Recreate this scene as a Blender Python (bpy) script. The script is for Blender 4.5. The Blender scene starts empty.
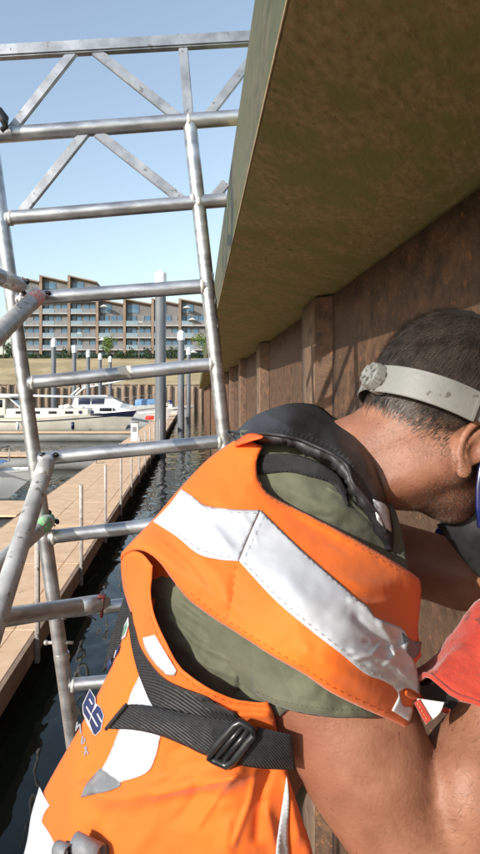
import bpy, bmesh, math, random
import numpy as np
from mathutils import Vector, Matrix, noise
from mathutils.geometry import delaunay_2d_cdt
random.seed(4); np.random.seed(4)
S = bpy.context.scene
COL = S.collection
H = 2.7                     # eye height above the water, metres
F0, VX, VY = 600.0, 190.0, 394.0
# ---------------------------------------------------------------- camera
cd = bpy.data.cameras.new('camera'); cam = bpy.data.objects.new('camera', cd); COL.objects.link(cam)
cam.location = (0, 0, H); cam.rotation_euler = (math.radians(90), 0, 0)
cd.sensor_fit = 'VERTICAL'; cd.sensor_height = 36.0; cd.lens = 36*F0/854
cd.shift_x = (240-VX)/854; cd.shift_y = (VY-427)/854
cd.clip_start = 0.02; cd.clip_end = 3000
S.camera = cam
# ---------------------------------------------------------------- light
SUN = Vector((-0.68, -0.64, 0.36)).normalized()
w = bpy.data.worlds.new("World"); S.world = w; w.use_nodes = True
nt = w.node_tree; bg = nt.nodes['Background']
sky = nt.nodes.new('ShaderNodeTexSky'); sky.sky_type = 'NISHITA'; sky.sun_disc = False
sky.sun_elevation = math.asin(SUN.z); sky.sun_rotation = math.atan2(SUN.x, SUN.y)
sky.air_density = 1.5; sky.dust_density = 0.8; sky.ozone_density = 3.6
hsv = nt.nodes.new('ShaderNodeHueSaturation'); hsv.inputs['Saturation'].default_value = .74; nt.links.new(sky.outputs[0], hsv.inputs['Color']); nt.links.new(hsv.outputs[0], bg.inputs[0]); bg.inputs[1].default_value = 0.15
sd = bpy.data.lights.new('sun', 'SUN'); sd.energy = 3.4; sd.angle = math.radians(0.5); sd.color = (1, 0.95, 0.88)
so = bpy.data.objects.new('sun', sd); COL.objects.link(so); so.rotation_euler = SUN.to_track_quat('Z', 'Y').to_euler()
S.view_settings.view_transform = 'Standard'; S.view_settings.look = 'None'
S.view_settings.exposure = 0.66; S.view_settings.gamma = 1
# ---------------------------------------------------------------- helpers
def U(px, py, Y):
    return Vector(((px-VX)*Y/F0, Y, H+(VY-py)*Y/F0))

def mat(name, c1, c2=None, rough=.6, metal=0.0, scale=20.0, detail=5.0, bump=0.0, bscale=None, spots=None, stretch=(1,1,1), rot=(0,0,0),
        lo=.35, hi=.65, rough2=None, bdist=.002, sheen=0.0, sub=0.0, wave=None, spec=.5, c3=None):
    m = bpy.data.materials.new(name); m.use_nodes = True
    N = m.node_tree.nodes; L = m.node_tree.links; b = N['Principled BSDF']
    b.inputs['Roughness'].default_value = rough; b.inputs['Metallic'].default_value = metal
    b.inputs['Specular IOR Level'].default_value = spec
    if sheen: b.inputs['Sheen Weight'].default_value = sheen
    if sub:
        b.inputs['Subsurface Weight'].default_value = sub; b.inputs['Subsurface Scale'].default_value = .01
        b.inputs['Subsurface Radius'].default_value = (1, .35, .2)
    tc = N.new('ShaderNodeTexCoord'); mp = N.new('ShaderNodeMapping'); mp.inputs['Scale'].default_value = stretch; 
    mq = N.new('ShaderNodeMapping'); mq.inputs['Rotation'].default_value = rot
    L.new(tc.outputs['Object'], mq.inputs[0]); L.new(mq.outputs[0], mp.inputs[0])
    n = N.new('ShaderNodeTexNoise'); n.inputs['Scale'].default_value = scale; n.inputs['Detail'].default_value = detail
    n.inputs['Roughness'].default_value = .6
    L.new(mp.outputs[0], n.inputs['Vector'])
    col = None
    if c2 is None:
        b.inputs['Base Color'].default_value = (*c1, 1)
    else:
        r = N.new('ShaderNodeValToRGB'); r.color_ramp.elements[0].position = lo; r.color_ramp.elements[1].position = hi
        r.color_ramp.elements[0].color = (*c1, 1); r.color_ramp.elements[1].color = (*c2, 1)
        L.new(n.outputs['Fac'], r.inputs[0]); col = r.outputs[0]
        if c3 is not None:
            n3 = N.new('ShaderNodeTexNoise'); n3.inputs['Scale'].default_value = scale*.23; n3.inputs['Detail'].default_value = 4
            L.new(mp.outputs[0], n3.inputs['Vector'])
            r3 = N.new('ShaderNodeValToRGB'); r3.color_ramp.elements[0].position = .45; r3.color_ramp.elements[1].position = .62
            L.new(n3.outputs['Fac'], r3.inputs[0])
            mx = N.new('ShaderNodeMixRGB'); L.new(r3.outputs[0], mx.inputs[0]); L.new(col, mx.inputs[1]); mx.inputs[2].default_value = (*c3, 1)
            col = mx.outputs[0]
        if spots:
            sc, thr, sc_col = spots
            v = N.new('ShaderNodeTexNoise'); v.inputs['Scale'].default_value = sc; v.inputs['Detail'].default_value = 3
            L.new(tc.outputs['Object'], v.inputs['Vector'])
            rr = N.new('ShaderNodeValToRGB'); rr.color_ramp.elements[0].position = thr; rr.color_ramp.elements[1].position = thr+.05
            L.new(v.outputs['Fac'], rr.inputs[0])
            mx = N.new('ShaderNodeMixRGB'); L.new(rr.outputs[0], mx.inputs[0]); L.new(col, mx.inputs[1]); mx.inputs[2].default_value = (*sc_col, 1)
            col = mx.outputs[0]
        L.new(col, b.inputs['Base Color'])
        if rough2 is not None:
            mr = N.new('ShaderNodeMapRange'); mr.inputs[3].default_value = rough; mr.inputs[4].default_value = rough2
            L.new(n.outputs['Fac'], mr.inputs[0]); L.new(mr.outputs[0], b.inputs['Roughness'])
    hsrc = None
    if wave:
        wv = N.new('ShaderNodeTexWave'); wv.inputs['Scale'].default_value = wave[0]; wv.inputs['Distortion'].default_value = wave[1]
        wv.bands_direction = wave[2]; wv.inputs['Detail'].default_value = 1
        L.new(tc.outputs['Object'], wv.inputs['Vector']); hsrc = wv.outputs['Fac']
        if len(wave) > 3:
            mx = N.new('ShaderNodeMixRGB'); mx.blend_type = 'MULTIPLY'; mx.inputs[0].default_value = wave[3]
            if col is not None: L.new(col, mx.inputs[1])
            else: mx.inputs[1].default_value = (*c1, 1)
            L.new(wv.outputs['Color'], mx.inputs[2]); L.new(mx.outputs[0], b.inputs['Base Color'])
    elif bump:
        nb = N.new('ShaderNodeTexNoise'); nb.inputs['Scale'].default_value = bscale or scale; nb.inputs['Detail'].default_value = 6
        L.new(mp.outputs[0], nb.inputs['Vector']); hsrc = nb.outputs['Fac']
    if bump:
        bp = N.new('ShaderNodeBump'); bp.inputs['Strength'].default_value = bump; bp.inputs['Distance'].default_value = bdist
        L.new(hsrc, bp.inputs['Height']); L.new(bp.outputs[0], b.inputs['Normal'])
    return m

def obj(name, me, m=None, parent=None, smooth=False, loc=None):
    if isinstance(me, bmesh.types.BMesh):
        d = bpy.data.meshes.new(name); bmesh.ops.recalc_face_normals(me, faces=me.faces); me.to_mesh(d); me.free(); me = d
    if m is not None and not me.materials: me.materials.append(m)
    if smooth:
        me.polygons.foreach_set('use_smooth', [True]*len(me.polygons))
        if smooth == 'auto':
            try: me.set_sharp_from_angle(angle=math.radians(38))
            except Exception: pass
    o = bpy.data.objects.new(name, me); COL.objects.link(o)
    if loc is not None: o.location = loc
    if parent is not None: o.parent = parent
    return o
def tag(o, label=None, cat=None, group=None, kind=None):
    if label: o['label'] = label
    if cat: o['category'] = cat
    if group: o['group'] = group
    if kind: o['kind'] = kind
    return o
def thing(name, label, cat, loc=(0, 0, 0), group=None, rz=0):
    o = bpy.data.objects.new(name, None); COL.objects.link(o); o.location = loc; o.rotation_euler.z = rz
    o.empty_display_size = .1
    return tag(o, label, cat, group)
def rel(parent, me_world_obj):
    me_world_obj.matrix_parent_inverse = parent.matrix_basis.inverted(); return me_world_obj
def copy_tree(o, parent=None):
    c = o.copy(); COL.objects.link(c)
    if parent is not None: c.parent = parent
    for ch in o.children: copy_tree(ch, c)
    return c
def box(bm, c, s, rz=0, bevel=0):
    M = Matrix.Translation(Vector(c)) @ Matrix.Rotation(rz, 4, 'Z') @ Matrix.Diagonal((s[0], s[1], s[2], 1))
    r = bmesh.ops.create_cube(bm, size=1, matrix=M)
    if bevel:
        es = list({e for v in r['verts'] for e in v.link_edges})
        bmesh.ops.bevel(bm, geom=es, offset=bevel, segments=2, affect='EDGES', profile=.5)
def tube(bm, p0, p1, r0, r1=None, n=20, caps=True):
    r1 = r0 if r1 is None else r1; p0 = Vector(p0); p1 = Vector(p1); d = p1-p0
    q = d.to_track_quat('Z', 'Y').to_matrix().to_4x4()
    bmesh.ops.create_cone(bm, cap_ends=caps, segments=n, radius1=r0, radius2=r1, depth=d.length, matrix=Matrix.Translation((p0+p1)/2) @ q)
def flatbar(bm, p0, p1, w, t, up=Vector((0, 1, 0))):
    p0 = Vector(p0); p1 = Vector(p1); d = (p1-p0); L = d.length; z = d.normalized(); y = up.normalized(); x = y.cross(z).normalized(); y = z.cross(x)
    R = Matrix((x, y, z)).transposed().to_4x4()
    r = bmesh.ops.create_cube(bm, size=1, matrix=Matrix.Translation((p0+p1)/2) @ R @ Matrix.Diagonal((w, t, L, 1)))
    es = list({e for v in r['verts'] for e in v.link_edges})
    bmesh.ops.bevel(bm, geom=es, offset=min(w, t)*.15, segments=2, affect='EDGES')
def polytube(bm, pts, r, n=10, closed=False):
    pts = [Vector(p) for p in pts]; rings = []
    up = Vector((.12, .3, .95)).normalized()
    rr = r if isinstance(r, (list, tuple)) else [r]*len(pts)
    for i, p in enumerate(pts):
        a = pts[(i-1) % len(pts)] if (i or closed) else p; b = pts[(i+1) % len(pts)] if (i < len(pts)-1 or closed) else p
        t = (b-a).normalized(); s = t.cross(up)
        if s.length < .05: s = t.cross(Vector((1, 0, 0)))
        s.normalize(); q = s.cross(t)
        rings.append([bm.verts.new(p+(s*math.cos(k*2*math.pi/n)+q*math.sin(k*2*math.pi/n))*rr[i]) for k in range(n)])
    m = len(rings)
    for i in range(m if closed else m-1):
        A = rings[i]; B = rings[(i+1) % m]
        for k in range(n): bm.faces.new((A[k], A[(k+1) % n], B[(k+1) % n], B[k]))
    if not closed:
        bm.faces.new(rings[0][::-1]); bm.faces.new(rings[-1])
def loft(bm, rings, close=True, caps=True):
    R = [[bm.verts.new(p) for p in r] for r in rings]; n = len(R[0])
    for A, B in zip(R, R[1:]):
        for k in range(n if close else n-1): bm.faces.new((A[k], A[(k+1) % n], B[(k+1) % n], B[k]))
    if caps: bm.faces.new(R[0][::-1]); bm.faces.new(R[-1])
def mesh_np(name, v, f):
    me = bpy.data.meshes.new(name); me.from_pydata(v if isinstance(v, list) else v.tolist(), [], f if isinstance(f, list) else f.tolist()); me.update(); return me

# ---------- implicit surfaces: smooth union of rounded cones and ellipsoids, meshed by surface nets
def sd_cone(P, a, b, r1, r2):
    a = np.array(a); b = np.array(b); ab = b-a; t = np.clip(((P-a)@ab)/(ab@ab), 0, 1)
    d = np.linalg.norm(P-(a+t[..., None]*ab), axis=-1); return d-(r1+(r2-r1)*t)
def sd_ell(P, c, R, r):   # R rows are the local axes
    q = (P-np.array(c))@np.array(R).T; r = np.array(r)
    k0 = np.linalg.norm(q/r, axis=-1); k1 = np.linalg.norm(q/(r*r), axis=-1)+1e-9
    return k0*(k0-1)/k1
def smin(a, b, k):
    h = np.clip(.5+.5*(b-a)/k, 0, 1); return b*(1-h)+a*h-k*h*(1-h)
def smax(a, b, k): return -smin(-a, -b, k)
def surf_nets(fn, lo, hi, h):
    lo = np.array(lo, float); n = np.ceil((np.array(hi)-lo)/h).astype(int)+1
    g = np.stack(np.meshgrid(*[lo[i]+h*np.arange(n[i]) for i in range(3)], indexing='ij'), -1)
    D = np.empty(n)
    for i in range(0, n[0], 16): D[i:i+16] = fn(g[i:i+16])
    ins = D < 0
    c = np.zeros(n-1, int)
    for dx in (0, 1):
        for dy in (0, 1):
            for dz in (0, 1): c += ins[dx:n[0]-1+dx, dy:n[1]-1+dy, dz:n[2]-1+dz]
    act = (c > 0) & (c < 8); idx = -np.ones(n-1, int); cells = np.argwhere(act); idx[act] = np.arange(len(cells))
    acc = np.zeros((len(cells), 3)); cnt = np.zeros(len(cells))
    corners = [(a, b, d) for a in (0, 1) for b in (0, 1) for d in (0, 1)]
    for p in corners:
        for ax in range(3):
            if p[ax]: continue
            q = list(p); q[ax] = 1
            d0 = D[cells[:, 0]+p[0], cells[:, 1]+p[1], cells[:, 2]+p[2]]; d1 = D[cells[:, 0]+q[0], cells[:, 1]+q[1], cells[:, 2]+q[2]]
            m = (d0 < 0) != (d1 < 0); t = d0[m]/(d0[m]-d1[m])
            pt = np.array(p, float)+np.outer(t, np.eye(3)[ax]); acc[m] += pt; cnt[m] += 1
    V = lo+h*(cells+acc/cnt[:, None])
    faces = []
    for ax in range(3):
        o1, o2 = [(1, 2), (2, 0), (0, 1)][ax]
        sl0 = [slice(1, -1)]*3; sl1 = [slice(1, -1)]*3
        sl0[ax] = slice(0, -1); sl1[ax] = slice(1, None)
        s0 = ins[tuple(sl0)]; s1 = ins[tuple(sl1)]
        e = np.argwhere(s0 != s1); flip = s0[tuple(e.T)]
        base = e.copy()
        for i in range(3):
            if i != ax: base[:, i] += 1
        def cell(d1, d2):
            k = base.copy(); k[:, o1] -= d1; k[:, o2] -= d2; return idx[tuple(k.T)]
        q = np.stack([cell(1, 1), cell(0, 1), cell(0, 0), cell(1, 0)], 1)
        q[~flip] = q[~flip][:, ::-1]
        faces.append(q[(q >= 0).all(1)])
    return V, np.concatenate(faces)

# ---------- cloth panels: an outline seen from the work place, a smooth depth field, folds and real thickness
def tps(pts):
    P = np.array(pts, float); X = P[:, :2]/100; y = P[:, 2]; n = len(P)
    d = np.linalg.norm(X[:, None]-X[None], axis=-1); K = np.where(d > 0, d*d*np.log(d+1e-12), 0)+np.eye(n)*.02
    A = np.zeros((n+3, n+3)); A[:n, :n] = K; A[:n, n] = 1; A[:n, n+1:] = X; A[n:, :n] = A[:n, n:].T
    sol = np.linalg.solve(A, np.concatenate([y, [0, 0, 0]]))
    def f(q):
        q = np.atleast_2d(q)/100; d = np.linalg.norm(q[:, None]-X[None], axis=-1)
        return np.where(d > 0, d*d*np.log(d+1e-12), 0)@sol[:n]+sol[n]+q@sol[n+1:]
    return f
def smooth_outline(pts, step):
    n = len(pts); out = []
    for i in range(n):
        p0, p1, p2, p3 = pts[i-1], pts[i], pts[(i+1) % n], pts[(i+2) % n]
        a = np.array(p0[:2], float); b = np.array(p1[:2], float); c = np.array(p2[:2], float); d = np.array(p3[:2], float)
        if len(p1) > 2: a = 2*b-c
        if len(p2) > 2: d = 2*c-b
        k = max(1, int(round(np.linalg.norm(c-b)/step)))
        for j in range(k):
            t = j/k
            out.append(.5*((2*b)+(-a+c)*t+(2*a-5*b+4*c-d)*t*t+(-a+3*b-3*c+d)*t**3))
    return np.array(out)
def seg_dist(Q, poly, closed=True):
    best = np.full(len(Q), 1e9); m = len(poly)
    for i in range(m if closed else m-1):
        a = poly[i]; b = poly[(i+1) % m]; ab = b-a; L = ab@ab
        t = np.clip(((Q-a)@ab)/max(L, 1e-9), 0, 1); best = np.minimum(best, np.linalg.norm(Q-(a+t[:, None]*ab), axis=1))
    return best
def inside(Q, poly):
    c = np.zeros(len(Q), bool); x, y = Q[:, 0], Q[:, 1]; m = len(poly)
    for i in range(m):
        x0, y0 = poly[i-1]; x1, y1 = poly[i]
        k = ((y0 > y) != (y1 > y)); c ^= k & (x < (x1-x0)*(y-y0)/((y1-y0) if y1 != y0 else 1e-9)+x0)
    return c
class Field:          # depth of a garment: anchors + folds; a fold is (polyline, width px, height m; + lifts the cloth)
    def __init__(s, anchors, folds=(), nz=(0, 40)): s.f = tps(anchors); s.folds = folds; s.nz = nz
    def __call__(s, Q):
        Q = np.atleast_2d(np.array(Q, float)); y = s.f(Q)
        for pl, wd, am in s.folds:
            pl = np.array(pl, float); d = seg_dist(Q, pl, False)
            e = np.minimum(np.linalg.norm(Q-pl[0], axis=1), np.linalg.norm(Q-pl[-1], axis=1))
            y = y-am*np.exp(-(d/wd)**2)*np.clip(e/(wd*2.5), .15, 1)
        if s.nz[0]:
            y = y+s.nz[0]*np.array([noise.fractal(Vector((a/s.nz[1], b/s.nz[1], 3.3)), 1.0, 2.0, 3) for a, b in Q])
        return y
def panel(name, outline, field, m, parent, step=4, thick=.002, off=0.0, edge=(0.0, 8), puff=0.0, smooth=True, osc=None):
    ol = smooth_outline(outline, step); lo = ol.min(0); hi = ol.max(0)
    gx, gy = np.meshgrid(np.arange(lo[0], hi[0], step), np.arange(lo[1], hi[1], step*.87)); gx = gx+(np.arange(gx.shape[0]) % 2)[:, None]*step*.5
    Q = np.stack([gx.ravel(), gy.ravel()], 1); Q = Q[inside(Q, ol)]; Q = Q[seg_dist(Q, ol) > step*.55] if len(Q) else Q
    A = np.concatenate([ol, Q]); n = len(ol)
    r = delaunay_2d_cdt([Vector(p) for p in A], [(i, (i+1) % n) for i in range(n)], [], 1, 1e-5)
    V = np.array([tuple(p) for p in r[0]]); Fc = r[2]
    ctr = np.array([V[list(f)].mean(0) for f in Fc]); keep = inside(ctr, ol); Fc = [list(f) for f, k in zip(Fc, keep) if k]
    y = field(V)+off; d = seg_dist(V, ol)
    if edge[0]: y = y+edge[0]*np.exp(-(d/edge[1])**2)
    if puff: y = y-puff*(1-np.exp(-d/edge[1]))
    pts = [tuple(U(a, b, c)) for (a, b), c in zip(V, y)]
    me = mesh_np(name, pts, Fc)
    bm = bmesh.new(); bm.from_mesh(me); bm.normal_update()
    c = Vector((0, 0, H)); s = sum((f.normal.dot(c-f.calc_center_median())) * f.calc_area() for f in bm.faces)
    for f in bm.faces:
        if f.normal.dot(c-f.calc_center_median()) < 0: f.normal_flip()
    bm.to_mesh(me); bm.free()
    o = obj(name, me, m, parent, smooth)
    md = o.modifiers.new('thickness', 'SOLIDIFY'); md.thickness = thick; md.offset = -1; md.use_even_offset = False
    return o
def stitch(name, pts, field, m, parent, off=-.0012, dash=5, gap=3, r=.00022, name_step=2):
    ol = np.array(pts, float); bm = bmesh.new()
    seg = []; 
    for a, b in zip(ol, ol[1:]):
        L = np.linalg.norm(b-a); k = max(1, int(L/1.0)); seg += [a+(b-a)*j/k for j in range(k)]
    seg = np.array(seg); i = 0
    while i < len(seg)-2:
        q = seg[i:i+dash:2]
        if len(q) >= 2: polytube(bm, [U(x, y, d+off) for (x, y), d in zip(q, field(q))], r, 4)
        i += dash+gap
    return obj(name, bm, m, parent, True)
# ================================================================ materials
M = {}
M['water'] = None
def water_mat():
    m = bpy.data.materials.new('water'); m.use_nodes = True; N = m.node_tree.nodes; L = m.node_tree.links; b = N['Principled BSDF']
    b.inputs['Base Color'].default_value = (.018, .022, .014, 1); b.inputs['Roughness'].default_value = .04; b.inputs['IOR'].default_value = 1.33
    tc = N.new('ShaderNodeTexCoord'); mp = N.new('ShaderNodeMapping'); mp.inputs['Scale'].default_value = (1.0, .55, 1); L.new(tc.outputs['Object'], mp.inputs[0])
    n1 = N.new('ShaderNodeTexNoise'); n1.inputs['Scale'].default_value = 1.6; n1.inputs['Detail'].default_value = 2; n1.inputs['Distortion'].default_value = .6
    n2 = N.new('ShaderNodeTexNoise'); n2.inputs['Scale'].default_value = 7; n2.inputs['Detail'].default_value = 2
    L.new(mp.outputs[0], n1.inputs['Vector']); L.new(mp.outputs[0], n2.inputs['Vector'])
    b1 = N.new('ShaderNodeBump'); b1.inputs['Strength'].default_value = 1; b1.inputs['Distance'].default_value = .035
    b2 = N.new('ShaderNodeBump'); b2.inputs['Strength'].default_value = 1; b2.inputs['Distance'].default_value = .003
    L.new(n1.outputs['Fac'], b1.inputs['Height']); L.new(n2.outputs['Fac'], b2.inputs['Height']); L.new(b1.outputs[0], b2.inputs['Normal']); L.new(b2.outputs[0], b.inputs['Normal'])
    return m
M['water'] = water_mat()
M['alu'] = mat('aluminium', (.34, .34, .35), (.62, .62, .63), rough=.28, rough2=.48, metal=.82, scale=9, bump=.3, bscale=60, bdist=.0012, spots=(55, .70, (.20, .18, .16)), stretch=(1, 1, 3))
M['alu_flat'] = mat('aluminium_flat_shaded', (.24, .25, .27), (.42, .43, .45), rough=.42, metal=.6, scale=14, bump=.2, bscale=80, bdist=.001, spots=(50, .65, (.18, .17, .16)))  # grey darkened to paint in the shade on the flat diagonals
M['alu_dirty'] = mat('aluminium_chalky', (.42, .40, .37), (.66, .64, .61), rough=.45, metal=.45, scale=14, bump=.3, bscale=90, spots=(45, .62, (.25, .22, .18)))
M['orange_metal'] = mat('red_paint_flaking', (.75, .08, .05), (.8, .6, .55), rough=.5, scale=90, bump=.3)
M['green_paint'] = mat('green_paint_flaking', (.12, .55, .16), (.5, .62, .45), rough=.5, scale=90, bump=.3)
M['dark_plastic'] = mat('dark_plastic', (.012, .012, .014), (.03, .03, .032), rough=.35, scale=60)
M['sheet_rust'] = mat('sheet_pile_rust', (.036, .017, .009), (.17, .085, .042), rough=.72, scale=13, detail=15, stretch=(1, 1, 1), bump=1.0, bscale=70, bdist=.006, spots=(30, .635, (.22, .085, .032)), c3=(.085, .045, .024), lo=.34, hi=.70)
M['beam'] = mat('algae_steel_fill_lit', (.26, .24, .08), (.58, .44, .21), rough=.55, scale=60, detail=15, stretch=(.5, 1.15, 1), rot=(0, 0, -1.02), bump=.8, bscale=110, bdist=.003, spots=(120, .64, (.46, .23, .13)), c3=(.31, .31, .095), rough2=.75, lo=.3, hi=.7)  # algae green, lightened in colour to stand in for fill light on the soffit
M['sheet_tan_lit'] = mat('sheet_pile_sunlit', (.085, .05, .032), (.25, .16, .10), rough=.75, scale=14, detail=15, bump=1.0, bscale=70, bdist=.005, spots=(40, .63, (.22, .085, .035)), c3=(.16, .10, .065))  # lighter tan copy of the rust: sunlight painted onto the outer flanges
M['beam_side'] = mat('algae_steel_side_dimmed', (.050, .050, .018), (.125, .10, .045), rough=.6, scale=30, detail=14, stretch=(1, .4, 1.2), bump=.8, bscale=70, bdist=.003, spots=(60, .66, (.16, .10, .05)), c3=(.07, .075, .025))  # same algae green, darkened in colour to offset direct sun on this face
M['concrete'] = mat('concrete', (.30, .29, .27), (.40, .39, .36), rough=.85, scale=4, bump=.4, bscale=60)
M['deck'] = mat('composite_deck', (.70, .44, .25), (.86, .59, .37), rough=.75, scale=3.5, detail=8, bump=.15, bscale=90, spots=(11, .66, (.50, .34, .22)))
M['deck_edge'] = mat('timber_fascia', (.20, .13, .085), (.34, .23, .15), rough=.8, scale=5, bump=.4, bscale=40)
M['float'] = mat('black_float', (.02, .02, .022), (.045, .045, .045), rough=.7, scale=5)
M['galv'] = mat('galvanised_steel', (.30, .27, .25), (.46, .43, .40), rough=.5, metal=.4, scale=14)
M['pile'] = mat('pile_steel', (.10, .11, .125), (.16, .17, .185), rough=.55, scale=2, stretch=(1, 1, .3), bump=.1)
M['white'] = mat('white_paint', (.76, .76, .74), (.86, .86, .84), rough=.4, scale=2)
M['cream'] = mat('cream_gelcoat', (.70, .64, .52), (.82, .77, .66), rough=.3, scale=1.5)
M['navy'] = mat('navy_paint', (.015, .02, .05), (.025, .03, .07), rough=.3, scale=3)
M['glass_dark'] = mat('boat_glass', (.01, .012, .015), None, rough=.05)
M['red'] = mat('red_plastic', (.7, .04, .02), None, rough=.4)
M['blue_cover'] = mat('blue_canvas', (.10, .22, .42), (.22, .36, .55), rough=.8, scale=6, bump=.5)
M['grey_float'] = mat('grey_float_tube', (.16, .16, .15), (.26, .26, .25), rough=.6, scale=2, stretch=(.3, 1, 1))
M['quay'] = mat('far_quay_timber', (.16, .105, .07), (.30, .22, .16), rough=.85, scale=1.2, stretch=(3, 1, .4), c3=(.36, .30, .23))
M['drygrass'] = mat('dry_grass', (.40, .29, .13), (.54, .42, .24), rough=.95, scale=.7, detail=8, c3=(.34, .26, .13), bump=.4)
M['quaypave'] = mat('quay_paving', (.26, .25, .24), (.34, .33, .31), rough=.9, scale=2)
M['facade'] = mat('facade_grey', (.13, .127, .127), (.19, .185, .18), rough=.8, scale=.5)
M['slab'] = mat('facade_slab', (.34, .33, .32), (.42, .41, .40), rough=.8, scale=.5)
M['fin'] = mat('facade_brown', (.19, .135, .10), (.27, .20, .145), rough=.8, scale=.6)
M['pane'] = mat('window_pane', (.05, .11, .17), (.12, .22, .32), rough=.08, scale=.25, detail=1)
M['railglass'] = mat('balcony_glass', (.16, .22, .26), (.25, .32, .36), rough=.1, scale=.3)
M['louver'] = mat('louvre_slats', (.15, .15, .16), (.22, .22, .22), rough=.7, scale=1)
M['roofmat'] = mat('roof_zinc', (.12, .12, .13), None, rough=.6)
M['leaf'] = mat('leaves', (.09, .15, .02), (.20, .28, .05), rough=.6, scale=1.5)
M['leafd'] = mat('dark_leaves', (.025, .05, .015), (.06, .09, .025), rough=.6, scale=1.5)
M['bark'] = mat('bark', (.10, .075, .05), (.17, .13, .09), rough=.9, scale=12, bump=.5)
M['trouser'] = mat('orange_trouser', (.80, .17, .012), None, rough=.8)
M['plank'] = mat('scaffold_plank', (.32, .24, .15), (.45, .35, .23), rough=.8, scale=10, stretch=(6, .5, 6), bump=.3)
M['lampgrey'] = mat('lamp_grey', (.25, .25, .26), None, rough=.5, metal=.3)
# ================================================================ setting
# water: one sheet to the far quay
me = mesh_np('water', [(-400, -60, 0), (400, -60, 0), (400, 95, 0), (-400, 95, 0)], [(0, 1, 2, 3)])
tag(obj('water', me, M['water']), kind='structure')
# river bed / earth underneath reaching the horizon
me = mesh_np('ground', [(-2500, -300, -3), (2500, -300, -3), (2500, 2500, -3), (-2500, 2500, -3)], [(0, 1, 2, 3)])
tag(obj('ground', me, M['drygrass']), kind='structure')
# far embankment: grass slope rising behind the quay wall
bm = bmesh.new(); prof = [(90.6, 4.1), (93, 4.35), (104, 6.2), (118, 9.0), (128, 10.3), (150, 10.45), (320, 10.8), (600, 11)]
xs = np.linspace(-300, 300, 61); G = []
for X in xs:
    G.append([bm.verts.new((X, Yp, Z+(.25*noise.noise(Vector((X*.08, Yp*.08, 0))) if 93 < Yp < 128 else 0))) for Yp, Z in prof])
for a, b in zip(G, G[1:]):
    for k in range(len(prof)-1): bm.faces.new((a[k], b[k], b[k+1], a[k+1]))
tag(obj('grass_bank', bm, M['drygrass'], smooth=True), kind='structure')
bm = bmesh.new(); box(bm, (0, 90.3, .9), (600, .5, 6.4)); box(bm, (0, 90.25, 4.16), (600, .9, .18))
tag(obj('far_quay_wall', bm, M['quay']), kind='structure')
fq = thing('quay_fender_piles', 'row of brown timber fender piles in front of the far quay wall', 'fender piles', (0, 89.7, 0))
bm = bmesh.new(); tube(bm, (0, 0, -.5), (0, 0, 3.9), .22, n=8); pm = bpy.data.meshes.new('pile_post'); bm.to_mesh(pm); bm.free(); pm.materials.append(M['quay'])
for i in range(46):
    o = obj('fender_post', pm, parent=fq, loc=(-34+i*1.15, 0, random.uniform(-.3, .25)))

# ---------------- near quay: steel sheet piling, capping beam, paving (turned 0.8 degrees)
qa = math.atan((198-VX)/F0)
def Q(X, Y, dz): return Vector((X*math.cos(qa)+Y*math.sin(qa), Y*math.cos(qa)-X*math.sin(qa), H+dz))
XO, XI, ZB = .625, .705, .53
wall = tag(thing('sheet_pile_wall', 'rusty brown steel sheet pile quay wall below the green beam', 'quay wall'))
def pile_segment(y0, y1, X, name='pile_flange'):
    bm = bmesh.new(); nz = 16; ny = max(1, int((y1-y0)/.12)); g = []
    for j in range(ny+1):
        y = y0+(y1-y0)*j/ny
        g.append([bm.verts.new(Q(X+.004*noise.noise(Vector((y*4, k*.7, X))), y, -2.9+(ZB+2.88)*k/nz)) for k in range(nz+1)])
    for a, b in zip(g, g[1:]):
        for k in range(nz): bm.faces.new((a[k], b[k], b[k+1], a[k+1]))
    bmesh.ops.recalc_face_normals(bm, faces=bm.faces)
    o = obj(name, bm, M['sheet_tan_lit'] if X < XI-.01 else M['sheet_rust'], wall, True)
    md = o.modifiers.new('t', 'SOLIDIFY'); md.thickness = .012; md.offset = 0
    return o
def web(ya, Xa, yb, Xb):
    bm = bmesh.new(); v = [bm.verts.new(Q(X, y, z)) for X, y, z in ((Xa, ya, -2.9), (Xb, yb, -2.9), (Xb, yb, ZB-.02), (Xa, ya, ZB-.02))]
    bm.faces.new(v); o = obj('pile_web', bm, M['sheet_rust'], wall)
    md = o.modifiers.new('t', 'SOLIDIFY'); md.thickness = .012; md.offset = 0
per, wid = 2.8, .38; y = 3.2-per*3
while y < 62:
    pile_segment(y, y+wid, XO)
    web(y+wid, XO, y+wid+.07, XI); pile_segment(y+wid+.07, y+per-.07, XI); web(y+per-.07, XI, y+per, XO)
    yy = y+wid+.07
    for fr in (.33, .66):       # interlocks between neighbouring piles
        yk = yy+(per-wid-.14)*fr
        if 9 < yk < 30:
            bm = bmesh.new(); a = Q(XI-.012, yk, -2.9); b = Q(XI-.012, yk, ZB-.03); tube(bm, a, b, .014, n=8)
            obj('interlock', bm, M['sheet_rust'], wall, True)
    y += per
def prism(name, prof, y0, y1, m, ny=40, kind=None):
    bm = bmesh.new(); rings = []
    for j in range(ny+1):
        t = (j/ny)**1.8; yy = y0+(y1-y0)*t
        rings.append([Q(X, yy, z) for X, z in prof])
    loft(bm, rings); o = obj(name, bm, m, smooth='auto'); return o
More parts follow.
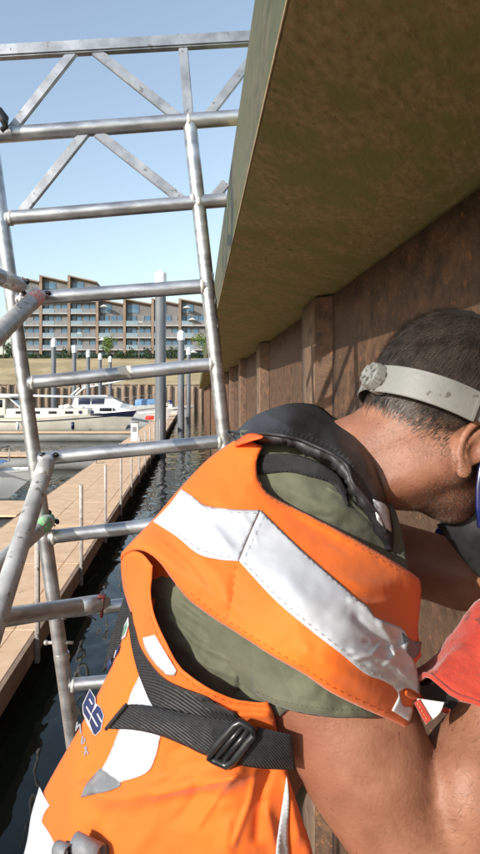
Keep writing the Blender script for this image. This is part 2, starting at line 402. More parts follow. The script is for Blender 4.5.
# capping beam with a slightly bowed soffit, bright worn arris
prof = [(.127, ZB+.003), (.12, ZB+.010), (.117, .70), (.12, .832), (.128, .84), (.95, .845), (.95, ZB-.01), (.62, ZB-.006), (.45, ZB-.003), (.2, ZB)]
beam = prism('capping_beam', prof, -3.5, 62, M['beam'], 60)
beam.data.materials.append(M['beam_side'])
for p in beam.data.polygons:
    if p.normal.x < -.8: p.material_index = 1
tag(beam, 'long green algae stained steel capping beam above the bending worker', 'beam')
bm = bmesh.new(); polytube(bm, [Q(.122, yy, ZB+.005) for yy in (-2, .5, 1, 2, 4, 8, 20)], .0022, 6)
M['arris'] = mat('worn_arris', (.30, .22, .13), (.42, .32, .2), rough=.6, scale=40)
obj('worn_edge', bm, M['arris'], beam, True)
bm = bmesh.new()
for _ in range(26):    # barnacles, rust blisters and grit stuck on the soffit
    yy = random.uniform(.7, 4); X = random.uniform(.15, .66)
    r = random.choice([.002, .002, .003, .0035]); bmesh.ops.create_icosphere(bm, subdivisions=1, radius=r, matrix=Matrix.Translation(Q(X, yy, ZB-.004)))
tag(obj('rust_blister', bm, M['arris'], beam, True), kind='stuff')
prism('quay_paving', [(.955, .80), (.955, .846), (30, .85), (30, .80)], -10, 88, M['quaypave'], 8)['kind'] = 'structure'
# ---------------- floating dock
XL, XR, ZD = -3.1, -1.45, .5
dock = thing('floating_dock', 'long tan floating dock running away between the boats and the quay wall', 'dock')
def boxobj(name, c, s, m, parent, bevel=0, rz=0):
    bm = bmesh.new(); box(bm, c, s, rz, bevel); return obj(name, bm, m, parent, 'auto' if bevel else False)
Y = 1.2; k = 0
meshes = {}
def panel_mesh(wd, ln):
    key = (round(wd, 3), round(ln, 3))
    if key not in meshes:
        bm = bmesh.new(); box(bm, (0, 0, 0), (wd, ln, .035), 0, .006); d = bpy.data.meshes.new('deck_panel'); bm.to_mesh(d); bm.free(); d.materials.append(M['deck']); meshes[key] = d
    return meshes[key]
while Y < 88:
    ln = 2.2; e = Y+ln
    for (xa, xb) in ((XL, XL+.72), (XL+.726, XR-.20), (XR-.194, XR)):
        obj('deck_panel', panel_mesh(xb-xa, ln-.012), None, dock, loc=((xa+xb)/2, Y+ln/2, ZD-.0175+random.uniform(-.002, .002)))
    Y = e
boxobj('fascia', (XR+.022, 44, ZD-.10), (.04, 90, .19), M['deck_edge'], dock)
boxobj('fascia', (XL-.022, 44, ZD-.10), (.04, 90, .19), M['deck_edge'], dock)
boxobj('float_body', ((XL+XR)/2-.02, 44, .13), (1.35, 90, .45), M['float'], dock)
for i in range(16):        # uprights bolted to the outer fascia
    Yp = 5.45+i*2.2
    bm = bmesh.new(); box(bm, (XR+.062, Yp, ZD+.40), (.04, .05, 1.28), 0, .006)
    r = bmesh.ops.create_cone(bm, cap_ends=True, segments=8, radius1=.014, radius2=.014, depth=.02, matrix=Matrix.Translation((XR+.062, Yp-.032, ZD+.02)) @ Matrix.Rotation(math.pi/2, 4, 'X'))
    bmesh.ops.create_cone(bm, cap_ends=True, segments=8, radius1=.014, radius2=.014, depth=.02, matrix=Matrix.Translation((XR+.062, Yp-.032, ZD+.62)) @ Matrix.Rotation(math.pi/2, 4, 'X'))
    obj('upright', bm, M['galv'], dock, 'auto')
def pontoon(label, x0, x1, ya, yb, ft, n):
    t = thing('pontoon', label, 'pontoon', group='side pontoons joined to the dock')
    L_ = (x1-x0)/n
    for i in range(n):
        obj('deck_panel', panel_mesh(L_-.015, yb-ya), None, t, loc=(x0+L_*(i+.5), (ya+yb)/2, ZD-.02))
    bm = bmesh.new(); tube(bm, (x0, ya+.27, .2), (x1, ya+.27, .2), .26, n=16); tube(bm, (x0, yb-.27, .2), (x1, yb-.27, .2), .26, n=16); obj('float_tube', bm, ft, t, 'auto')
    return t
pontoon('nearest tan side pontoon branching left from the dock', -14, XL-.05, 10.9, 12.4, M['float'], 6)
pontoon('tan side pontoon on grey float tubes crossing behind the leaning braces', -30, XL-.05, 21.4, 22.8, M['grey_float'], 9)
pontoon('farthest tan side pontoon in front of the cream yacht', -34, XL-.05, 34.2, 35.6, M['grey_float'], 10)
# mooring piles
PG = 'steel mooring piles with white caps'
bm = bmesh.new(); tube(bm, (0, 0, -1.5), (0, 0, 7.0), .26, n=20); p_shaft = bpy.data.meshes.new('shaft'); bm.to_mesh(p_shaft); bm.free(); p_shaft.materials.append(M['pile'])
bm = bmesh.new(); tube(bm, (0, 0, 6.85), (0, 0, 7.45), .29, n=20); tube(bm, (0, 0, 7.4505), (0, 0, 7.62), .29, .06, n=20); p_cap = bpy.data.meshes.new('cap'); bm.to_mesh(p_cap); bm.free(); p_cap.materials.append(M['white'])
for d in (p_shaft, p_cap):
    d.polygons.foreach_set('use_smooth', [True]*len(d.polygons)); d.set_sharp_from_angle(angle=math.radians(40))
def pile(px, Yp, top, label, sc=1):
    t = thing('mooring_pile', label, 'mooring pile', ((px-VX)/F0*Yp, Yp, 0), PG)
    zt = H+(VY-top)/F0*Yp-7.62
    s1 = obj('shaft', p_shaft, parent=t, loc=(0, 0, zt)); s2 = obj('cap', p_cap, parent=t, loc=(0, 0, zt)); s1.scale = s2.scale = (sc, sc, 1); return t
pile(160.5, 28.7, 270, 'tallest and nearest grey mooring pile, at the outer dock edge')
pile(181, 45, 330, 'white capped mooring pile just right of the nearest pile', .95)
pile(188.5, 60, 347, 'slim mooring pile farthest right, next to the quay wall', .8)
for px, Yp, tp, lb in ((53.5, 51, 338, 'mooring pile leftmost, rising behind the cream yacht wheelhouse'), (74, 59, 345, 'second mooring pile from the left behind the cream yacht'),
                   (88, 65, 350, 'third mooring pile from the left behind the cream yacht'), (100, 70, 353, 'fourth mooring pile from the left, near the gangway'), (110, 76, 356, 'fifth and farthest mooring pile of the left row')):
    pile(px, Yp, tp, lb, .8)
# bands where the dock meets the near pile
t = thing('pedestal', 'white service pedestal on the dock left of the tallest pile', 'service pedestal', (-2.6, 28.2, ZD))
boxobj('cabinet', (0, 0, .42), (.34, .3, .84), M['white'], t, .03); boxobj('hood', (0, -.02, .90), (.4, .36, .1), M['lampgrey'], t, .03); boxobj('socket_plate', (0, -.155, .55), (.2, .012, .25), M['lampgrey'], t)
t = thing('life_ring_box', 'small red rescue box on the dock near the yacht bow', 'rescue box', (-2.9, 43, ZD))
boxobj('case', (0, 0, .50), (.62, .3, .28), M['red'], t, .05); boxobj('post', (0, 0, .19), (.12, .12, .37), M['galv'], t)
# rope cleats and small bollards on the dock
for i, Yp in enumerate((19, 25.5)):
    t = thing('dock_cleat', ['small steel cleat on the left dock edge nearer the camera', 'small steel cleat on the left dock edge beside the white pedestal'][i], 'cleat', (XL+.12, Yp, ZD), 'mooring cleats on the dock')
    bm = bmesh.new(); tube(bm, (0, -.06, 0), (0, -.06, .09), .02, n=8); tube(bm, (0, .06, 0), (0, .06, .09), .02, n=8); obj('post', bm, M['galv'], t, 'auto')
    bm = bmesh.new(); tube(bm, (0, -.16, .1), (0, .16, .1), .022, n=8); obj('horn', bm, M['galv'], t, 'auto')
# ---------------- boats
def hull_rings(L, B, z0, z1, zb, n=26, bowrake=1.2):
    out = []
    for i in range(n+1):
        s = i/n; x = L*s
        wv = B/2*min(1, (.78+.4*s))*(1-max(0, (s-.45)/.55)**2.3) if s < 1 else .02
        wv = max(wv, .03); sh = z0+(z1-z0)*max(0, (s-.35)/.65)**1.7+.12*(1-s)**2
        rk = bowrake*max(0, (s-.75)/.25)
        ring = []
        for k in range(11):
            a = -1+2*k/10; t = abs(a); yy = math.copysign(wv*(t**.45), a); zz = zb+(sh-zb)*(t**1.8)
            ring.append(Vector((x+rk*((zz-zb)/(sh-zb)), yy, zz)))
        out.append((ring, wv, sh, x+rk))
    return out
def boat_hull(t, L, B, z0, z1, zb, mh, md, stripe=None, bow=None):
    R = hull_rings(L, B, z0, z1, zb)
    bm = bmesh.new(); loft(bm, [r[0] for r in R], close=False, caps=False)
    v = [bm.verts.new(p) for p in R[0][0]]; bm.faces.new(v)
    obj('hull', bm, mh, t, 'auto')
    bm = bmesh.new(); g = [[bm.verts.new((xx, s*wv*.97, sh-.05)) for s in (-1, 0, 1)] for (_, wv, sh, xx) in R]
    for a, b in zip(g, g[1:]):
        for k in range(2): bm.faces.new((a[k], a[k+1], b[k+1], b[k]))
    obj('deck', bm, md, t)
    if stripe:
        for sd_ in (-1, 1):
            bm = bmesh.new(); g = []
            for (ring, wv, sh, xx) in R:
                zt = sh-stripe[1]; row = []
                for zz in (zt-stripe[2], zt):
                    tt = ((zz-zb)/(sh-zb))**(1/1.8); yy = sd_*(wv*tt**.45+.012); x_ = ring[0].x+(ring[-1].x-ring[0].x)*0
                    bx = ring[5].x+(xx-ring[5].x)*((zz-zb)/(sh-zb)); row.append(bm.verts.new((bx, yy, zz)))
                g.append(row)
            for a, b in zip(g, g[1:]): bm.faces.new((a[0], a[1], b[1], b[0]))
            obj('stripe', bm, stripe[0], t)
    if bow:
        for sd_ in (-1, 1):
            bm = bmesh.new(); g = []
            for (ring, wv, sh, xx) in R[-6:]:
                row = []
                fr = (xx-R[-6][3])/(R[-1][3]-R[-6][3])
                for q in range(4):
                    zz = sh-.02-(.08+.42*fr)*q/3; tt = ((zz-zb)/(sh-zb))**(1/1.8); yy = sd_*(wv*tt**.45+.015); bx = ring[5].x+(xx-ring[5].x)*((zz-zb)/(sh-zb)); row.append(bm.verts.new((bx, yy, zz)))
                g.append(row)
            for a, b in zip(g, g[1:]):
                for q in range(3): bm.faces.new((a[q], a[q+1], b[q+1], b[q]))
            obj('bow_band', bm, bow, t, True)
    return R
def rail(t, pts, m, r=.018, posts=None, ph=.6):
    bm = bmesh.new(); polytube(bm, pts, r, 6)
    for p in (posts or pts): tube(bm, Vector(p)-Vector((0, 0, ph)), p, r*.8, n=6)
    return obj('handrail', bm, m, t, True)
# cream motor yacht lying across the view
Yb = 46.5; t = thing('motor_yacht', 'cream motor yacht with navy stripe and lowered mast, bow pointing right', 'yacht', (-18.3, Yb, 0))
boat_hull(t, 13.0, 3.9, .85, 1.45, -.45, M['cream'], M['cream'], (M['navy'], .24, .08), M['navy'])
bm = bmesh.new(); box(bm, (7.4, 0, 1.25), (6.4, 2.3, .72), 0, .12); obj('cabin_trunk', bm, M['cream'], t, 'auto')
for i in range(4): boxobj('cabin_window', (5.4+i*1.25, -1.157, 1.30), (.62, .03, .2), M['glass_dark'], t, .01)
for i in range(2):
    bm = bmesh.new(); tube(bm, (10.9+i*-0.9, -1.03+i*-.12, 1.32), (10.9+i*-.9, -1.17+i*-.02, 1.32), .14, n=12); obj('porthole', bm, M['navy'], t, 'auto')
bm = bmesh.new(); box(bm, (3.2, 0, 1.75), (2.3, 2.5, 1.35), 0, .1); obj('wheelhouse', bm, M['cream'], t, 'auto')
for i in range(3): boxobj('wheelhouse_window', (2.42+i*.72, -1.257, 1.98), (.56, .03, .58), M['glass_dark'], t, .01)
bm = bmesh.new(); box(bm, (3.2, 0, 2.47), (3.1, 2.9, .09), 0, .03); obj('roof', bm, M['white'], t, 'auto')
bm = bmesh.new(); flatbar(bm, (4.6, -1.1, 2.4), (5.5, -1.1, 1.62), .10, .06); flatbar(bm, (4.6, 1.1, 2.4), (5.5, 1.1, 1.62), .10, .06); flatbar(bm, (4.58, -1.1, 2.43), (4.58, 1.1, 2.43), .08, .06); obj('windscreen_frame', bm, M['white'], t)
bm = bmesh.new(); v = [bm.verts.new(p) for p in ((4.57, -1.0, 2.38), (5.40, -1.0, 1.64), (5.40, 1.0, 1.64), (4.57, 1.0, 2.38))]; bm.faces.new(v); obj('windscreen', bm, M['glass_dark'], t)
bm = bmesh.new(); tube(bm, (-1.5, -.2, 2.75), (12.3, -.2, 2.42), .11, .08, n=10); tube(bm, (12.3, -.2, 2.2), (12.3, -.2, 1.3), .04, n=6); tube(bm, (1.0, -.2, 2.6), (1.0, -.2, .8), .05, n=6); obj('lowered_mast', bm, M['white'], t, True)
rail(t, [(8.5, -1.5, 1.75), (10, -1.35, 1.85), (11.6, -1.0, 2.0), (13.0, -.45, 2.12), (13.9, 0, 2.18)], M['galv'], .015, ph=.62)
for i, xx in enumerate((5.5, 9.6)):
    bm = bmesh.new(); tube(bm, (xx, -2.0, .15), (xx, -2.0, .62), .12, n=10); bmesh.ops.create_icosphere(bm, subdivisions=2, radius=.12, matrix=Matrix.Translation((xx, -2.0, .15))); obj('fender', bm, M['white' if i == 0 else 'navy'], t, True)
for dx, dy, dz_, rr in ((9.4, .2, 1.85, .3), (9.9, -.3, 1.72, .22), (8.9, -.1, 1.8, .24), (10.4, .1, 1.7, .2)):
    pass
bm = bmesh.new()
for dx, dy, dz_, rr in ((9.4, .2, 1.75, .3), (9.9, -.3, 1.68, .22), (8.8, -.1, 1.75, .26), (8.3, .3, 1.72, .2)):
    bmesh.ops.create_icosphere(bm, subdivisions=2, radius=rr, matrix=Matrix.Translation((dx, dy, dz_)) @ Matrix.Diagonal((1.3, 1, .6, 1)))
for v in bm.verts: v.co += Vector((1, 1, 1))*.06*noise.noise(v.co*4)
obj('folded_sail', bm, M['white'], t, True)
# white cabin cruiser behind
t = thing('cabin_cruiser', 'white cabin cruiser with dark blue windows behind the cream yacht bow', 'motorboat', (-12.3, 57, 0))
boat_hull(t, 9.2, 3.4, 1.2, 1.9, -.4, M['white'], M['white'], (M['navy'], .35, .06))
rings = []
for xx, hh, ww in ((1.2, 1.2, 2.6), (1.6, 2.55, 2.3), (4.4, 2.6, 2.3), (6.3, 1.75, 1.7), (7.4, 1.5, .9)):
    rings.append([Vector((xx, s*ww/2*a, z)) for s, a, z in ((-1, 1, 1.15), (-1, 1, 1.15+(hh-1.15)*.5), (-1, .86, hh), (1, .86, hh), (1, 1, 1.15+(hh-1.15)*.5), (1, 1, 1.15))])
bm = bmesh.new(); loft(bm, rings); obj('superstructure', bm, M['white'], t, 'auto')
for i, (xa, xb) in enumerate(((1.9, 3.0), (3.1, 4.3))): boxobj('side_window', ((xa+xb)/2, -1.14, 2.05), (xb-xa, .06, .62), M['navy'], t, .01)
bm = bmesh.new(); v = [bm.verts.new(p) for p in ((4.5, -.95, 2.6), (6.3, -.72, 1.84), (6.3, .72, 1.84), (4.5, .95, 2.6))]; bm.faces.new(v); obj('windscreen', bm, M['navy'], t)
bm = bmesh.new(); flatbar(bm, (1.2, -1.1, 2.6), (2.0, -1.1, 3.3), .12, .08); flatbar(bm, (1.2, 1.1, 2.6), (2.0, 1.1, 3.3), .12, .08); flatbar(bm, (2.0, -1.15, 3.3), (2.0, 1.15, 3.3), .16, .08); obj('radar_arch', bm, M['white'], t)
rail(t, [(5.5, -1.3, 2.3), (7, -1.1, 2.45), (8.6, -.6, 2.6), (9.9, 0, 2.7)], M['galv'], .018)
t = thing('small_cruiser', 'small white motorboat with blue canopy moored left of the tallest pile', 'motorboat', (-7.0, 66, 0))
boat_hull(t, 6.2, 2.5, 1.0, 1.5, -.35, M['white'], M['white'], (M['navy'], .25, .1))
bm = bmesh.new(); box(bm, (2.2, 0, 1.65), (2.4, 1.9, 1.0), 0, .25); obj('canopy', bm, M['blue_cover'], t, 'auto')
bm = bmesh.new(); box(bm, (4.2, 0, 1.35), (1.8, 1.6, .5), 0, .15); obj('foredeck', bm, M['white'], t, 'auto')
t = thing('covered_dinghy', 'small boat under a crumpled blue cover at the left edge of the photo', 'dinghy', (-8.6, 15.6, 0))
boat_hull(t, 3.6, 1.8, .6, .8, -.25, M['white'], M['white'])
bm = bmesh.new(); bmesh.ops.create_grid(bm, x_segments=26, y_segments=14, size=1, matrix=Matrix.Translation((1.9, 0, .86)) @ Matrix.Diagonal((1.75, .85, 1, 1)))
for v in bm.verts: v.co.z += .25*(1-((v.co.x-1.9)/1.8)**2)*(1-(v.co.y/.9)**2)+.10*noise.noise(v.co*5)
obj('cover', bm, M['blue_cover'], t, True)
rail(t, [(2.6, -.75, 1.1), (3.2, -.55, 1.2), (3.9, 0, 1.35)], M['galv'], .02, ph=.4)
bm = bmesh.new(); box(bm, (0, 0, .85), (.3, .35, .55), 0, .06); box(bm, (-.1, 0, .3), (.14, .16, .9), 0, .03); obj('outboard_motor', bm, M['dark_plastic'], t, 'auto')
t = thing('sport_boat', 'low white sport boat with grey windscreen just left of the tallest pile', 'motorboat', (-10.2, 50.5, 0))
boat_hull(t, 7.6, 2.6, .9, 1.35, -.35, M['white'], M['white'])
bm = bmesh.new(); rings = []
for xx, hh, ww in ((2.2, 1.0, 1.9), (2.6, 1.75, 1.7), (3.9, 1.7, 1.6), (5.6, 1.25, 1.0)): rings.append([Vector((xx, s*ww/2*a, z)) for s, a, z in ((-1, 1, .85), (-1, .85, hh), (1, .85, hh), (1, 1, .85))])
loft(bm, rings); obj('cabin', bm, M['white'], t, 'auto')
boxobj('side_window', (3.3, -.82, 1.42), (1.2, .05, .26), M['glass_dark'], t, .01)
rail(t, [(4.6, -1.0, 1.6), (6.2, -.75, 1.75), (7.9, 0, 1.9)], M['galv'], .016)
# gangway
t = thing('gangway', 'white lattice gangway sloping down from the far quay', 'gangway')
g0, g1 = Vector((-12.6, 70, 3.35)), Vector((-4.2, 70, 5.0))
for dy in (0, 1.2):
    o_ = Vector((0, dy, 0)); up = Vector((0, 0, 1.1)); bm = bmesh.new()
    flatbar(bm, g0+o_, g1+o_, .12, .08); obj('bottom_chord', bm, M['white'], t)
    bm = bmesh.new(); flatbar(bm, g0+o_+up, g1+o_+up, .12, .08); obj('top_chord', bm, M['white'], t)
    bm = bmesh.new()
    for i in range(11):
        a = g0.lerp(g1, i/11)+o_; b = g0.lerp(g1, (i+1)/11)+o_
        flatbar(bm, a, a+up, .07, .06); flatbar(bm, a, b+up, .06, .05)
    obj('lattice', bm, M['white'], t)
bm = bmesh.new(); v = [bm.verts.new(p) for p in (g0, g1, g1+Vector((0, 1.2, 0)), g0+Vector((0, 1.2, 0)))]; bm.faces.new(v); obj('walkway', bm, M['galv'], t)
t_p = thing('gangway_post', 'brown timber post carrying the low end of the white gangway', 'post', (-12.9, 70.6, 0)); bm = bmesh.new(); tube(bm, (0, 0, -1), (0, 0, 3.2), .2, n=10); obj('shaft', bm, M['quay'], t_p, 'auto'); boxobj('head', (0, 0, 3.26), (.6, 1.6, .12), M['quay'], t_p)

# ---------------- apartment building
BY = 150.0; k_ = BY/F0
def bx(px): return (px-VX)*k_
def bz(py): return H+(VY-py)*k_
bld = thing('apartment_building', 'long brown and grey apartment block with sawtooth roofs beyond the marina', 'apartment building', (0, BY, bz(363)))
def BL(name, x0, x1, y0, y1, z0, z1, m, parent=bld):
    bm = bmesh.new(); box(bm, ((x0+x1)/2, (y0+y1)/2, (z0+z1)/2-bz(363)), (x1-x0, y1-y0, z1-z0)); return obj(name, bm, m, parent)
edges = [13, 41, 69, 97, 124, 152, 179, 206, 233]
mcache = {}
def cached(key, s, m):
    if key not in mcache:
        bm = bmesh.new(); box(bm, (0, 0, 0), s); d = bpy.data.meshes.new(key[0]); bm.to_mesh(d); bm.free(); d.materials.append(m); mcache[key] = d
    return mcache[key]
for i, (a, b) in enumerate(zip(edges, edges[1:])):
    hi_ = i < 3; ytop = (276, 282.5) if hi_ else (299, 304.5); nf = 7 if hi_ else 5
    x0, x1 = bx(a), bx(b); zt0, zt1 = bz(ytop[0]), bz(ytop[1])
    # wall body with mono-pitch top
    bm = bmesh.new(); rings = [[Vector((x0, yy, 0)), Vector((x1, yy, 0)), Vector((x1, yy, zt1-bz(363)-.3)), Vector((x0, yy, zt0-bz(363)-.3))] for yy in (0, 16)]
    loft(bm, rings); obj('wall', bm, M['facade'], bld)
    bm = bmesh.new(); rings = [[Vector((x0-.1, yy, zt0-bz(363)-.29)), Vector((x1+.1, yy, zt1-bz(363)-.29)), Vector((x1+.1, yy, zt1-bz(363)+.02)), Vector((x0-.1, yy, zt0-bz(363)+.02))] for yy in (-1.5, 16.3)]
    loft(bm, rings); obj('roof', bm, M['fin'], bld)
    BL('fin', x0-.1, x0+.55, -1.5, -.01, bz(363), zt0-.32, M['fin'])
    zc = min(zt0, zt1)-bz(363)-.5; zl = int((zc-.5-2.0)/3.0)*3.0+.5+2.6
    nfl = 0
    for f in range(nf):
        zb_ = bz(363)+f*3.0+.5; ztop = min(zt0, zt1)-.5
        wl = x1-x0
        if zb_+2.0 > ztop:
            hh = ztop-zb_+.6
            if hh > .7:
                fr = obj('window', cached(('window', 90, i), (wl*.42, .08, hh), M['roofmat']), None, bld, loc=(x0+wl*.33, -.05, zb_-bz(363)+hh/2-.05))
                obj('pane', cached(('pane', 90, i), (wl*.42-.2, .03, hh-.2), M['pane']), None, fr, loc=(0, -.056, 0))
            break
        z0_ = zb_-bz(363)
        BL('balcony_slab', x0+.56, x1-.11, -1.4, -.02, zb_-.42, zb_-.1, M['slab'])
        # glazed bays: frame part, pane sub-part
        for q, (u0, u1) in enumerate(((.10, .26), (.28, .44), (.52, .72), (.75, .95))):
            if (i*7+f*3+q*5) % 4 == 3 and q >= 2:
                o = obj('louvre_screen', cached(('louvre_screen', q), (wl*(u1-u0), .1, 2.2), M['louver']), None, bld, loc=(x0+wl*(u0+u1)/2, -.08, z0_+1.2))
                continue
            fr = obj('window', cached(('window', q), (wl*(u1-u0), .08, 2.3), M['roofmat']), None, bld, loc=(x0+wl*(u0+u1)/2, -.05, z0_+1.2))
            obj('pane', cached(('pane', q), (wl*(u1-u0)-.16, .03, 2.12), M['pane']), None, fr, loc=(0, -.056, 0))
        o = obj('balustrade', cached(('balustrade', 0), (wl*.42, .05, .95), M['railglass']), None, bld, loc=(x0+wl*.3, -1.35, z0_+.42))
        o = obj('balustrade', cached(('balustrade', 1), (wl*.44, .05, .95), M['louver']), None, bld, loc=(x0+wl*.75, -1.35, z0_+.42))
hb_ = thing('hedge', 'dark clipped hedge along the foot of the apartment block', 'hedge', (0, 130, 10.2))
V = []; Fs = []
for i in range(9000):
    p = Vector((random.uniform(-50, 12), random.uniform(-.7, .7), random.uniform(0, 1.5+.5*noise.noise(Vector((i*.0, random.random()*0, 0)))))); p.z *= .75+.3*noise.noise(Vector((p.x*.4, 0, 0)))
    s = random.uniform(.12, .25); a = Vector((random.gauss(0, 1), random.gauss(0, 1), random.gauss(0, 1))).normalized(); b = a.orthogonal().normalized(); k = len(V)
    V += [tuple(p+a*s), tuple(p+b*s*.6), tuple(p-a*s), tuple(p-b*s*.6)]; Fs.append((k, k+1, k+2, k+3))
tag(obj('foliage', mesh_np('foliage', V, Fs), M['leafd'], hb_), kind='stuff')
for i, (px_, py_) in enumerate(((105, 307), (103.5, 340), (187, 308), (192, 320), (193, 352))):
    t = thing('parasol', ['white parasol on the upper left balcony', 'white parasol on the lower left balcony', 'white parasol on the upper balcony right of the tallest pile', 'white parasol on the second balcony down right of the piles', 'lowest white parasol on the right balconies'][i], 'parasol', (bx(px_), BY-2.0, bz(py_)), 'parasols on the balconies')
    bm = bmesh.new(); bmesh.ops.create_cone(bm, cap_ends=False, segments=8, radius1=1.25, radius2=.05, depth=.6, matrix=Matrix.Translation((0, 0, 0))); obj('canopy', bm, M['white'], t)
    bm = bmesh.new(); tube(bm, (0, 0, -2.0), (0, 0, .35), .04, n=6); obj('pole', bm, M['lampgrey'], t)
# hedge and trees at the foot of the building
def tree(px, Yt, zb, hgt, cr, label, m, group='trees in front of the apartment block', n=420, tr=True, name='broadleaf_tree'):
    t = thing(name, label, 'tree' if tr else 'shrub', ((px-VX)/F0*Yt, Yt, zb), group)
    if tr:
        bm = bmesh.new(); polytube(bm, [(0, 0, 0), (.05, 0, hgt*.3), (-.05, .05, hgt*.6), (0, 0, hgt*.85)], [.16, .12, .08, .03], 7)
        for a in range(5):
            an = a*1.3; polytube(bm, [(0, 0, hgt*(.35+.06*a)), (math.cos(an)*cr*.6, math.sin(an)*cr*.6, hgt*(.5+.08*a))], [.06, .02], 5)
        obj('trunk', bm, M['bark'], t, True)
    V = []; Fs = []; clumps = [(random.gauss(0, cr*.42), random.gauss(0, cr*.42), hgt*random.uniform(.38 if tr else .15, .92), cr*random.uniform(.28, .5)) for _ in range(13)]
    for i in range(n):
        c = random.choice(clumps); d = Vector((random.gauss(0, 1), random.gauss(0, 1), random.gauss(0, .8))).normalized()*c[3]*random.uniform(.5, 1.05)
        p = Vector(c[:3])+d; s = random.uniform(.10, .24); a = Vector((random.gauss(0, 1), random.gauss(0, 1), random.gauss(0, 1))).normalized(); b = a.orthogonal().normalized()
        k = len(V); V += [tuple(p+a*s), tuple(p+b*s*.6), tuple(p-a*s), tuple(p-b*s*.6)]; Fs.append((k, k+1, k+2, k+3))
    obj('crown', mesh_np('crown', V, Fs), m, t)
zt = 10.3
tree(108, 132, zt, 5.0, 2.0, 'small bright green tree left of the tallest pile', M['leaf'], n=900)
tree(204, 128, zt-.2, 5.2, 2.2, 'bright green tree beside the quay wall end', M['leaf'], n=900)
tree(3, 128, zt-.2, 7.5, 2.6, 'dark tree at the left edge of the photo', M['leafd'], n=1200)
tree(12, 134, zt, 4.0, 2.0, 'low dark tree half hidden by the left ladder stile', M['leafd'], n=800)
for i, px_ in enumerate((66, 120, 130, 148, 166, 172)):
    tree(px_, 126, zt-.2, random.uniform(1.6, 2.6), 1.1, 'low dark shrub number %s along the bank top' % ('one', 'two', 'three', 'four', 'five', 'six')[i] if False else
         ['low dark shrub on the bank between the two left piles', 'low dark shrub just right of the bright tree', 'low dark shrub between the bright tree and tallest pile', 'low dark shrub touching the tallest pile on its left', 'low dark shrub right of the tallest pile', 'low dark shrub left of the second white capped pile'][i], M['leafd'], 'low shrubs on the grass bank', 260, False, 'shrub')
# street lamps on the bank
for i, (px_, tp) in enumerate(((77.5, 333), (139, 322))):
    Yl = 124; t = thing('street_lamp', ['slim street lamp on the bank above the second left pile', 'slim street lamp on the bank left of the tallest pile'][i], 'street lamp', ((px_-VX)/F0*Yl, Yl, 9.6), 'slim street lamps on the bank')
    hh = H+(VY-tp)/F0*Yl-9.6; bm = bmesh.new(); tube(bm, (0, 0, 0), (0, 0, hh), .09, .05, n=8); obj('post', bm, M['lampgrey'], t, True)
    bm = bmesh.new(); box(bm, (.3, 0, hh), (.9, .22, .12), 0, .03); obj('lamp_head', bm, M['white'], t)
# small far person on the dock end
t = thing('person', 'far person in dark blue clothes standing on the dock', 'person', ((170-VX)/F0*72, 72, ZD)) 
fig_parts = []
t['label'] = 'distant person in dark blue top and dark trousers standing on the dock'
def fig(P):
    d = sd_cone(P, (-.09, 0, .06), (-.08, 0, .85), .06, .09)
    d = smin(d, sd_cone(P, (.12, .1, .06), (.08, 0, .85), .06, .09), .03)
    d = smin(d, sd_cone(P, (0, 0, .9), (0, 0, 1.38), .14, .15), .06)
    d = smin(d, sd_cone(P, (-.19, 0, 1.4), (-.27, -.03, 1.1), .055, .045), .03); d = smin(d, sd_cone(P, (-.27, -.03, 1.1), (-.22, -.2, .92), .045, .035), .02)
    d = smin(d, sd_cone(P, (.19, 0, 1.4), (.27, 0, 1.12), .055, .045), .03); d = smin(d, sd_cone(P, (.27, 0, 1.12), (.26, -.08, .85), .045, .035), .02)
    d = smin(d, sd_cone(P, (0, 0, 1.4), (0, -.01, 1.55), .055, .05), .03); return smin(d, sd_ell(P, (0, -.02, 1.65), np.eye(3), (.078, .095, .115)), .02)
V_, F_ = surf_nets(fig, (-.4, -.4, -.02), (.4, .3, 1.8), .03)
me = mesh_np('body', V_, F_)
M['fskin'] = mat('far_skin', (.45, .25, .17), None); M['fblue'] = mat('far_jacket', (.03, .04, .16), None, rough=.8); M['fdark'] = mat('far_trousers', (.03, .03, .04), None, rough=.8)
for mm in (M['fskin'], M['fblue'], M['fdark']): me.materials.append(mm)
for p in me.polygons:
    z = p.center.z; p.material_index = 0 if z > 1.5 or (abs(p.center.x) > .2 and z < 1.0 and p.center.y < -.05) else (1 if z > .9 else 2)
obj('body', me, None, t, True)
V_, F_ = surf_nets(lambda P: smax(sd_ell(P, (0, -.005, 1.68), np.eye(3), (.09, .105, .115)), -(P[..., 2]-1.64+P[..., 1]*-.8), .01), (-.2, -.2, 1.5), (.2, .2, 1.85), .015)
obj('hair', mesh_np('hair', V_, F_), M['fdark'], t, True)
